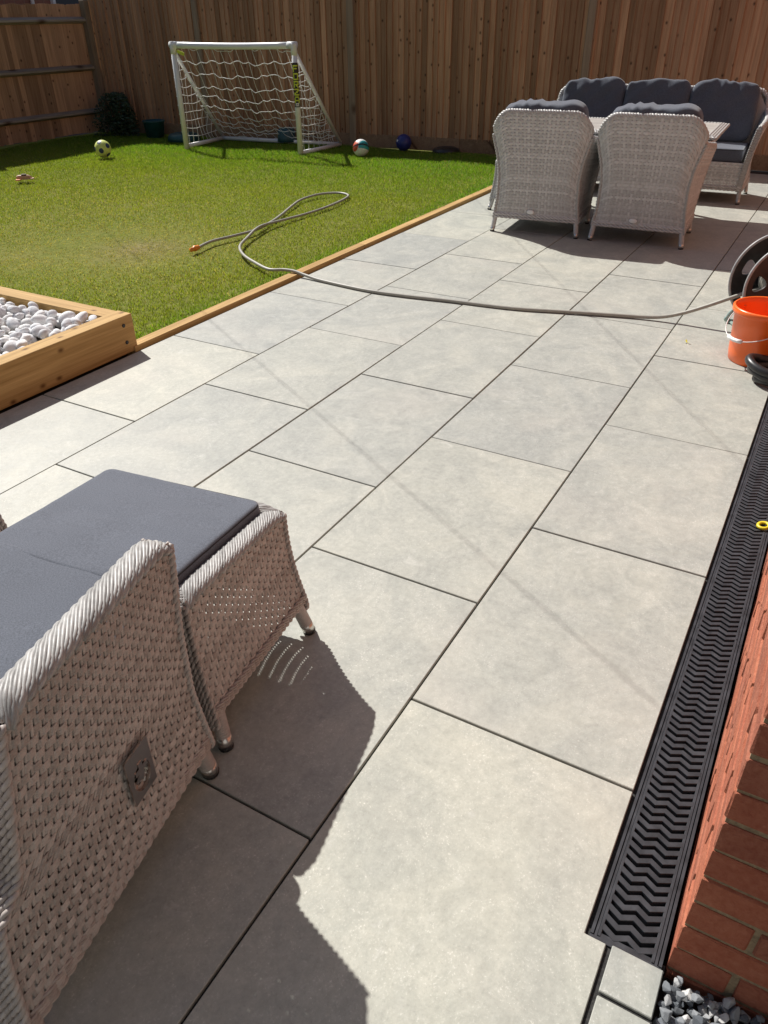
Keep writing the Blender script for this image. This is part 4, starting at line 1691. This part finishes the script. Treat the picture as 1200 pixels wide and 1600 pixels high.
net = MB()
NR, NC_ = 10, 15
for i in range(NR + 1):
    v = i / NR
    net.tube([net_pt(u, v) + up_ * (-0.010 * abs(math.sin(u * NC_ * math.pi))) for u in np.linspace(0, 1, NC_ * 3 + 1)], 0.0042, 5)
for j in range(NC_ + 1):
    u = j / NC_
    net.tube([net_pt(u, v) for v in np.linspace(0, 1, NR * 2 + 1)], 0.0030, 5)
net.build('rear_net', 'net_cord', gl, True)
for (A, B) in ((FLp, BLp), (FRp, BRp)):
    nt = MB()
    n1 = 11
    for i in range(1, n1):
        z = 0.05 + (H - 0.12) * i / n1
        k = 1 - (z - 0.05) / (H - 0.10)
        pts_ = [A.lerp(B, k * t) + up_ * (z - 0.020 * math.sin(math.pi * t) + 0.006 * math.sin(9 * t + i)) + Vector((0, 0.012 * math.sin(5 * t + i), 0)) for t in np.linspace(0, 1, 9)]
        nt.tube(pts_, 0.0042, 5)
    for j in range(1, 9):
        t = j / 9
        zt_ = 0.05 + (H - 0.12) * (1 - t)
        nt.tube([A.lerp(B, t * (1 - 0.12 * math.sin(math.pi * q))) + up_ * (0.05 + (zt_ - 0.05) * q) + Vector((0, 0.015 * math.sin(7 * q + j), 0)) for q in np.linspace(0, 1, 9)], 0.0032, 5)
    nt.build('side_net', 'net_cord', gl, True)
# printed sleeve on the right post: FORZA
view = (Vector((CAM_P.x, CAM_P.y, 0)) - FRp).normalized()
va = math.atan2(view.y, view.x)


def wrap(a_off, z, rr):
    a = va + a_off
    return (FRp.x + rr * math.cos(a), FRp.y + rr * math.sin(a), z)


Z1, Z0 = 1.015, 0.545
mb = MB()
rows_, cols_ = 2, 14
vv = [wrap(-1.25 + 2.5 * j / cols_, z, r_ + 0.0012) for z in (Z0, Z1) for j in range(cols_ + 1)]
mb.add(vv, [(j, j + 1, cols_ + 1 + j + 1, cols_ + 1 + j) for j in range(cols_)])
stick = mb.build('sticker', 'sticker_black', post_r)
GLY = {'F': [(0, 0, .24, 1), (0, .8, 1, 1), (0, .42, .8, .6)],
       'O': [(0, 0, .24, 1), (.76, 0, 1, 1), (0, .8, 1, 1), (0, 0, 1, .2)],
       'R': [(0, 0, .24, 1), (0, .8, 1, 1), (.76, .5, 1, 1), (0, .40, 1, .58), (.45, .2, .75, .42), (.7, 0, 1, .22)],
       'Z': [(0, .8, 1, 1), (0, 0, 1, .2), (.66, .6, 1, .82), (.38, .38, .72, .62), (0, .18, .4, .42)],
       'A': [(0, 0, .24, .8), (.76, 0, 1, .8), (.15, .8, .85, 1), (0, .30, 1, .48)]}
hw = 0.92
zc = Z1 - 0.025
lh = 0.073
for chx in 'FORZA':
    mb = MB()
    for (xa, ya_, xb, yb_) in GLY[chx]:
        k = 4
        # +angle runs to the viewer's left-to-right when seen from the camera
        vv = [wrap((-hw + 2 * hw * (xa + (xb - xa) * j / k)), zc - lh + lh * q, r_ + 0.0024) for q in (ya_, yb_) for j in range(k + 1)]
        mb.add(vv, [(j, j + 1, k + 1 + j + 1, k + 1 + j) for j in range(k)])
    mb.build('letter', 'sticker_lime', stick)
    zc -= lh + 0.009
mb = MB()
for (xa, xb, q0, q1) in [(-0.6, -0.3, 0.01, 0.045), (-0.15, 0.15, 0.01, 0.03), (0.3, 0.6, 0.01, 0.045), (-0.6, 0.6, 0.036, 0.045)]:
    vv = [wrap(xa + (xb - xa) * j / 3, Z0 + q, r_ + 0.0024) for q in (q0, q1) for j in range(4)]
    mb.add(vv, [(j, j + 1, 5 + j, 4 + j) for j in range(3)])
mb.build('sticker_mark', 'white_plastic', stick)
# small tag in the top left corner of the net
mb = MB().box(FLp + Vector((0.02, -0.10, H - 0.085)), (0.01, 0.11, 0.035), M=Matrix.Rotation(0.3, 3, 'X'))
mb.build('net_tag', 'sticker_lime', gl)

# ================================================================== BALLS AND SMALL THINGS
PHI = (1 + 5 ** .5) / 2
ICO = [Vector(v).normalized() for v in [(0, 1, PHI), (0, -1, PHI), (0, 1, -PHI), (0, -1, -PHI), (1, PHI, 0), (-1, PHI, 0), (1, -PHI, 0), (-1, -PHI, 0), (PHI, 0, 1), (-PHI, 0, 1), (PHI, 0, -1), (-PHI, 0, -1)]]


def ball(name, loc, r, mats, fn, label, rot=(0.4, 0.3, 0.9)):
    bm = bmesh.new()
    bmesh.ops.create_icosphere(bm, subdivisions=5, radius=r)
    M = Matrix.Rotation(rot[0], 3, 'X') @ Matrix.Rotation(rot[1], 3, 'Y') @ Matrix.Rotation(rot[2], 3, 'Z')
    for f in bm.faces:
        c = M @ f.calc_center_median().normalized()
        f.material_index = fn(c)
        f.smooth = True
    for v in bm.verts:
        n = M @ v.co.normalized()
        dd = sorted(((n - q).length for q in ICO))
        if abs(dd[0] - dd[1]) < 0.035:
            v.co *= 0.985        # seams between the panels
    me = bpy.data.meshes.new(name)
    bm.to_mesh(me)
    bm.free()
    for mm in mats:
        me.materials.append(MATS[mm])
    o = link(name, me, None, loc)
    tag(o, label, 'ball')
    return o


def spots(c):
    return 1 if min((c - q).length for q in ICO) < 0.30 else 0


def swoosh(c):
    if abs(c.z - 0.3 * c.x) < 0.10:
        return 3
    if c.x > 0.62 and c.z > -0.2:
        return 1
    if c.y < -0.80:
        return 2
    if c.x < -0.5 and c.z < -0.3:
        return 1
    return 0


def swirl(c):
    return 1 if abs(c.x) < 0.17 and abs(c.z - 0.2) < 0.12 else 0


ball('ball', (6.20, 6.46, 0.10), 0.102, ['ball_yellow', 'ball_navy'], spots, 'yellow football with dark blue spots at the shadow edge on the lawn', (0.2, 0.5, 0.4))
ball('ball', (7.66, 3.53, 0.10), 0.099, ['ball_white', 'ball_teal', 'ball_red', 'black_plastic'], swoosh, 'white football with teal and red panels right of the goal', (0.3, 0.2, 2.0))
ball('ball', (8.30, 3.27, 0.10), 0.100, ['ball_blue', 'ball_white'], swirl, 'dark blue ball against the foot of the back fence', (0.1, -0.2, 2.2))

# teal tubs in the shaded corner and behind the net
t1 = MB().lathe([(0.0, 0.0), (0.125, 0.0), (0.15, 0.20), (0.162, 0.205), (0.162, 0.222), (0.145, 0.222), (0.122, 0.02), (0.0, 0.02)], 28, (7.95, 7.26, 0.0))
tag(t1.build('plastic_tub', 'teal_plastic', smooth=True), 'small teal plastic tub in the shade beside the corner bush', 'tub')
t2 = MB().lathe([(0.0, 0.10), (0.14, 0.098), (0.20, 0.082), (0.225, 0.05), (0.235, 0.0), (0.21, 0.0)], 28, (7.86, 6.62, 0.0))
tag(t2.build('plastic_dish', 'teal_plastic', smooth=True), 'upturned teal plastic dish lying behind the left goal post', 'dish')
t3 = MB().lathe([(0.0, 0.175), (0.09, 0.17), (0.115, 0.15), (0.125, 0.05), (0.13, 0.0), (0.11, 0.0)], 24, (8.20, 5.05, 0.03))
tag(t3.build('plastic_bucket', 'teal_dark', smooth=True), 'dark teal upturned bucket behind the goal net', 'bucket')
dk = MB()
dk.lathe([(0.0, 0.07), (0.10, 0.065), (0.16, 0.045), (0.185, 0.0), (0.16, 0.0)], 24, (8.42, 2.72, 0.0))
tag(dk.build('plastic_dish', 'black_plastic', smooth=True), 'low black dish at the fence right of the blue ball', 'dish')

# corner bush
bu = empty('corner_bush', (7.88, 7.85, 0))
tag(bu, 'small dark leafy bush in the shaded fence corner', 'bush')
mb = MB()
for i in range(9):
    a = random.uniform(0, 6.28)
    e = Vector((7.88 + 0.28 * math.cos(a), 7.85 + 0.30 * math.sin(a), random.uniform(0.3, 0.55)))
    mb.tube(catmull([(7.88, 7.85, 0), (7.88 + 0.08 * math.cos(a), 7.85 + 0.08 * math.sin(a), 0.18), e], 4), [0.014 * (1 - 0.09 * q) for q in range(9)], 5)
mb.build('stem', 'shrub_wood', bu, True)
mb = MB()
for i in range(2600):
    a = random.uniform(0, 6.28)
    zz = random.uniform(0.02, 0.56)
    rr = 0.40 * math.sqrt(random.random()) * (1.0 - 0.55 * (zz / 0.56) ** 2) * (0.75 + 0.5 * math.sin(a * 3 + 1) * 0.5)
    c = Vector((7.86 + rr * math.cos(a), 7.86 + rr * math.sin(a) * 1.05, zz))
    u_ = Vector((random.gauss(0, 1), random.gauss(0, 1), random.gauss(0, .6))).normalized()
    w_ = u_.orthogonal().normalized()
    l_ = random.uniform(0.018, 0.034)
    mb.add([c - u_ * l_, c + w_ * l_ * 0.45, c + u_ * l_, c - w_ * l_ * 0.45], [(0, 1, 2, 3)])
tag(mb.build('foliage', 'shrub_leaf', bu), kind='stuff')

# orange toy on the grass
ty_ = empty('toy_plane', (4.58, 5.96, 0.02))
tag(ty_, 'small orange and cream toy lying on the lawn at the left', 'toy')
mb = MB()
mb.tube([(4.53, 6.01, 0.045), (4.55, 5.995, 0.048), (4.62, 5.93, 0.045), (4.65, 5.905, 0.04)], [0.012, 0.022, 0.024, 0.010], 10)
mb.build('body', 'toy_wood', ty_, True)
MB().box((4.545, 5.99, 0.028), (0.13, 0.045, 0.012), 0.7).build('wing', 'toy_orange', ty_)
MB().box((4.600, 5.945, 0.030), (0.16, 0.05, 0.012), -0.9).build('wing', 'toy_wood', ty_)
MB().box((4.59, 5.955, 0.070), (0.05, 0.03, 0.014), -0.8).build('canopy', 'toy_dark', ty_)

# ---- garden hose
HP = [(3.21, 2.283, .03), (3.403, 2.318, .03), (3.62, 2.275, .03), (3.86, 2.241, .03), (4.15, 2.30, .03), (4.42, 2.385, .032), (4.72, 2.50, .032), (5.02, 2.595, .032), (5.30, 2.585, .032), (5.43, 2.45, .034), (5.38, 2.30, .034), (5.18, 2.235, .032), (4.85, 2.20, .032), (4.53, 2.205, .032), (4.20, 2.225, .04), (3.90, 2.225, .05), (3.62, 2.14, .03), (3.38, 2.02, .03), (3.20, 1.84, .03), (3.07, 1.63, .03), (2.985, 1.45, .03), (3.01, 1.345, .035), (3.02, 1.262, .033), (3.01, 1.16, .02), (2.985, 1.00, .011), (2.945, .65, .011), (2.96, .38, .011), (3.00, .10, .011), (3.045, -.30, .011), (3.13, -.60, .011), (3.21, -.88, .011), (3.245, -1.02, .013), (3.262, -1.12, .024), (3.275, -1.22, .055), (3.29, -1.33, .105), (3.315, -1.45, .165), (3.35, -1.53, .20), (3.40, -1.595, .215)]
hs = MB().tube(catmull(HP, 8), 0.0108, 10)
hose = tag(hs.build('garden_hose', 'hose_vinyl', smooth=True), 'beige garden hose looping over the lawn and across the paving', 'hose')
nz = MB()
a, b_ = Vector((3.225, 2.285, .032)), Vector((3.13, 2.285, .030))
nz.tube([a, a.lerp(b_, .1), a.lerp(b_, .35), a.lerp(b_, .38), a.lerp(b_, .6), a.lerp(b_, .65), b_], [0.011, 0.017, 0.018, 0.021, 0.021, 0.014, 0.015], 14)
nz.build('hose_connector', 'orange_fitting', hose, True)

# ---- hose reel
RC = Vector((3.40, -1.672, 0.262))
ax = Vector((0.86, 0.50, 0)).normalized()
rl = empty('hose_reel', (RC.x, RC.y, 0))
tag(rl, 'black hose reel with two spoked discs behind the orange bucket', 'hose reel')
sx_ = Vector((0, 0, 1)).cross(ax).normalized()
uz = Vector((0, 0, 1))


def disc(center, rad, mat, nm, turn=0.0):
    """thick disc with rounded cut-outs and a pale rim"""
    bm = bmesh.new()
    th = 0.012

    def loop(P):
        vs_ = [bm.verts.new(p) for p in P]
        return [bm.edges.new((vs_[i], vs_[(i + 1) % len(vs_)])) for i in range(len(vs_))]

    def pt(q, a):
        return center + (sx_ * math.cos(a) + uz * math.sin(a)) * q - ax * th / 2 - rl.location
    es = loop([pt(rad, 2 * math.pi * j / 72) for j in range(72)])
    es += loop([pt(0.03, 2 * math.pi * j / 24) for j in range(24)])
    for h in range(6):
        a0 = turn + 2 * math.pi * h / 6
        c2 = catmull([Vector((0.118, 0, 0)), Vector((0.135, 0.17, 0)), Vector((0.172, 0.24, 0)), Vector((0.188, 0.17, 0)), Vector((0.190, 0, 0)), Vector((0.188, -0.17, 0)), Vector((0.172, -0.24, 0)), Vector((0.135, -0.17, 0))], 4, True)
        es += loop([pt(p.x, a0 + p.y) for p in c2])
    bmesh.ops.triangle_fill(bm, use_beauty=True, use_dissolve=False, edges=es, normal=-ax)
    # triangle_fill may close the cut-outs too: remove faces inside them
    dead = []
    for f in bm.faces:
        c = f.calc_center_median() + rl.location - center
        q, a = c.length, math.atan2(c.dot(uz), c.dot(sx_))
        k = ((a - turn) / (2 * math.pi / 6) + 0.5) % 1 - 0.5
        if q < 0.028:
            dead.append(f)
        elif 0.118 < q < 0.190:
            w_ = 0.24 if q > 0.165 else 0.24 * (q - 0.112) / 0.053
            if abs(k) * 2 * math.pi / 6 < w_ * 0.93:
                dead.append(f)
    bmesh.ops.delete(bm, geom=dead, context='FACES')
    geo = bmesh.ops.extrude_face_region(bm, geom=list(bm.faces))
    for v in [e for e in geo['geom'] if isinstance(e, bmesh.types.BMVert)]:
        v.co += ax * th
    bmesh.ops.recalc_face_normals(bm, faces=list(bm.faces))
    me = bpy.data.meshes.new(nm)
    bm.to_mesh(me)
    bm.free()
    me.materials.append(MATS[mat])
    o = link(nm, me, rl)
    rim = MB().tube([center + (sx_ * math.cos(t) + uz * math.sin(t)) * rad for t in np.linspace(0, 2 * math.pi, 72, endpoint=False)], 0.0085, 8, closed=True)
    rim.build('disc_rim', 'reel_rim', o, True)
    return o


far_c, near_c = RC + ax * 0.085, RC - ax * 0.085
disc(far_c, 0.235, 'black_plastic', 'disc', 0.35)
nd = disc(near_c, 0.225, 'reel_face', 'disc', 0.1)
mb = MB().tube([near_c - ax * 0.02, far_c + ax * 0.02], 0.062, 24)
mb.build('drum', 'black_plastic', rl, True)
hc = []
for i in range(150):
    a = i * 2 * math.pi / 20
    hc.append(RC + ax * (-0.068 + 0.0180 * (i / 20)) + (sx_ * math.cos(a) + uz * math.sin(a)) * 0.085)
MB().tube(hc, 0.0098, 8).build('wound_hose', 'hose_vinyl', rl, True)
mb = MB().tube([near_c - ax * 0.02, near_c - ax * 0.035], [0.075, 0.06], 24)
mb.build('hub_cap', 'black_plastic', rl, True)
crank = MB().tube([near_c - ax * 0.04 + uz * 0.0, near_c - ax * 0.045 + sx_ * 0.10 + uz * 0.05, near_c - ax * 0.11 + sx_ * 0.10 + uz * 0.05], 0.010, 8)
crank.build('crank_handle', 'black_plastic', rl, True)
for sgn in (-1, 1):
    c = RC + ax * 0.115 * sgn
    P = [c, c + sx_ * 0.14 - uz * 0.16, c + sx_ * 0.185 - uz * 0.225, c + sx_ * 0.16 - uz * 0.25, c - sx_ * 0.16 - uz * 0.25, c - sx_ * 0.185 - uz * 0.225, c - sx_ * 0.14 - uz * 0.16, c]
    MB().tube(catmull(P, 6), 0.0105, 10).build('frame_tube', 'green_tube', rl, True)
for s_ in (-1, 1):
    c = RC + sx_ * 0.17 * s_ - uz * 0.2515
    MB().tube([c - ax * 0.115, c + ax * 0.115], 0.0095, 10).build('frame_tube', 'green_tube', rl, True)

# ---- orange bucket
bc = Vector((2.895, -1.672, 0))
bk_ = empty('orange_bucket', bc)
tag(bk_, 'bright orange plastic bucket with white wire handle on the patio', 'bucket')
prof = [(r_0 * 1.05, z_0 * 1.03) for r_0, z_0 in [(0.0, 0.004), (0.112, 0.004), (0.118, 0.0), (0.124, 0.004), (0.130, 0.05), (0.1425, 0.235), (0.152, 0.237), (0.156, 0.243), (0.156, 0.262), (0.150, 0.268), (0.144, 0.266), (0.140, 0.24), (0.126, 0.05), (0.120, 0.012), (0.0, 0.012)]]
MB().lathe(prof, 48, bc).build('body', 'orange_plastic', bk_, True)
hd = MB()
t1_, t2_ = Vector((math.cos(R(52)), math.sin(R(52)), 0)), Vector((math.cos(R(-128)), math.sin(R(-128)), 0))
out_ = Vector((math.cos(R(142)), math.sin(R(142)), 0))
arc = []
for i in range(25):
    a = math.pi * i / 24
    p = bc + Vector((0, 0, 0.232)) + t1_ * (0.166 * math.cos(a)) + (out_ * 0.94 + Vector((0, 0, -0.52))) * (0.190 * math.sin(a))
    if i not in (0, 24):
        pass
    arc.append(p)
hd.tube(arc, 0.0024, 6)
hnd = hd.build('handle', 'wire_white', bk_, True)
mid = [arc[i] for i in (10, 11, 12, 13, 14)]
MB().tube(mid, 0.0095, 12).build('grip', 'white_plastic', hnd, True)
for tt in (t1_, t2_):
    MB().tube([bc + Vector((0, 0, 0.232)) + tt * 0.145, bc + Vector((0, 0, 0.232)) + tt * 0.172], 0.010, 10).build('handle_lug', 'orange_plastic', bk_, True)

# ---- black coiled tube
cl = MB()
cc = Vector((2.650, -1.790, 0))
pts_ = []
for i in range(76):
    a = 2.2 + i * 2 * math.pi / 34
    rr = 0.088 + 0.014 * math.sin(i * 0.21) + 0.008 * (i / 34)
    pts_.append(cc + Vector((rr * math.cos(a) * 0.95, rr * math.sin(a) * 1.15, 0.022 + 0.036 * (i / 34) * (0.6 + 0.4 * math.sin(a)) + 0.004 * math.sin(i * 0.6))))
cl.tube(pts_, 0.0205, 12)
tag(cl.build('coiled_tube', 'black_plastic', smooth=True), 'coil of thick black tube in front of the orange bucket', 'tube')

# ---- yellow ring on the drain edge, fallen leaf
rg = MB().tube([Vector((1.315 + 0.017 * math.cos(t), -1.902 + 0.017 * math.sin(t), 0.006 + 0.003 * math.cos(t + 1))) for t in np.linspace(0, 2 * math.pi, 28, endpoint=False)], 0.0058, 8, closed=True)
tag(rg.build('plastic_ring', 'ring_yellow', smooth=True), 'small yellow plastic ring on the edge of the drain', 'ring')
lf_ = MB()
for (a, s_) in ((0.4, 1.0), (2.3, 0.8), (4.2, 0.9)):
    u_ = Vector((math.cos(a), math.sin(a), 0))
    w_ = Vector((-math.sin(a), math.cos(a), 0))
    c = Vector((2.972, -1.322, 0.003))
    q = 0.012 * s_
    lf_.add([c, c + u_ * q + w_ * q * .5 + Vector((0, 0, .006)), c + u_ * q * 1.9 + Vector((0, 0, .012)), c + u_ * q - w_ * q * .5 + Vector((0, 0, .005))], [(0, 1, 2, 3)])
tag(lf_.build('fallen_leaf', 'leaf_yellow'), 'tiny yellow leaf fallen on the paving near the bucket', 'leaf')

# ---- washing lines from the house corner, out of the frame, whose faint shadows cross the paving
KH = 2.2
sh = Vector((0.41 * KH, 0.90 * KH, KH))
for (p, q, lab) in [((-0.93, -3.92, 0), (4.1, 4.67, 0), 'thin washing line overhead casting the near diagonal shadow line'), ((-1.21, -3.92, 0), (7.2, 2.11, 0), 'thin washing line overhead casting the far diagonal shadow line')]:
    a, b_ = Vector(p) + sh, Vector(q) + sh
    o = MB().tube([a.lerp(b_, t) - Vector((0, 0, 0.05 * math.sin(math.pi * t))) for t in np.linspace(0, 1, 20)], 0.0019, 8).build('washing_line', 'cable_sheath')
    tag(o, lab, 'washing line', 'washing lines')
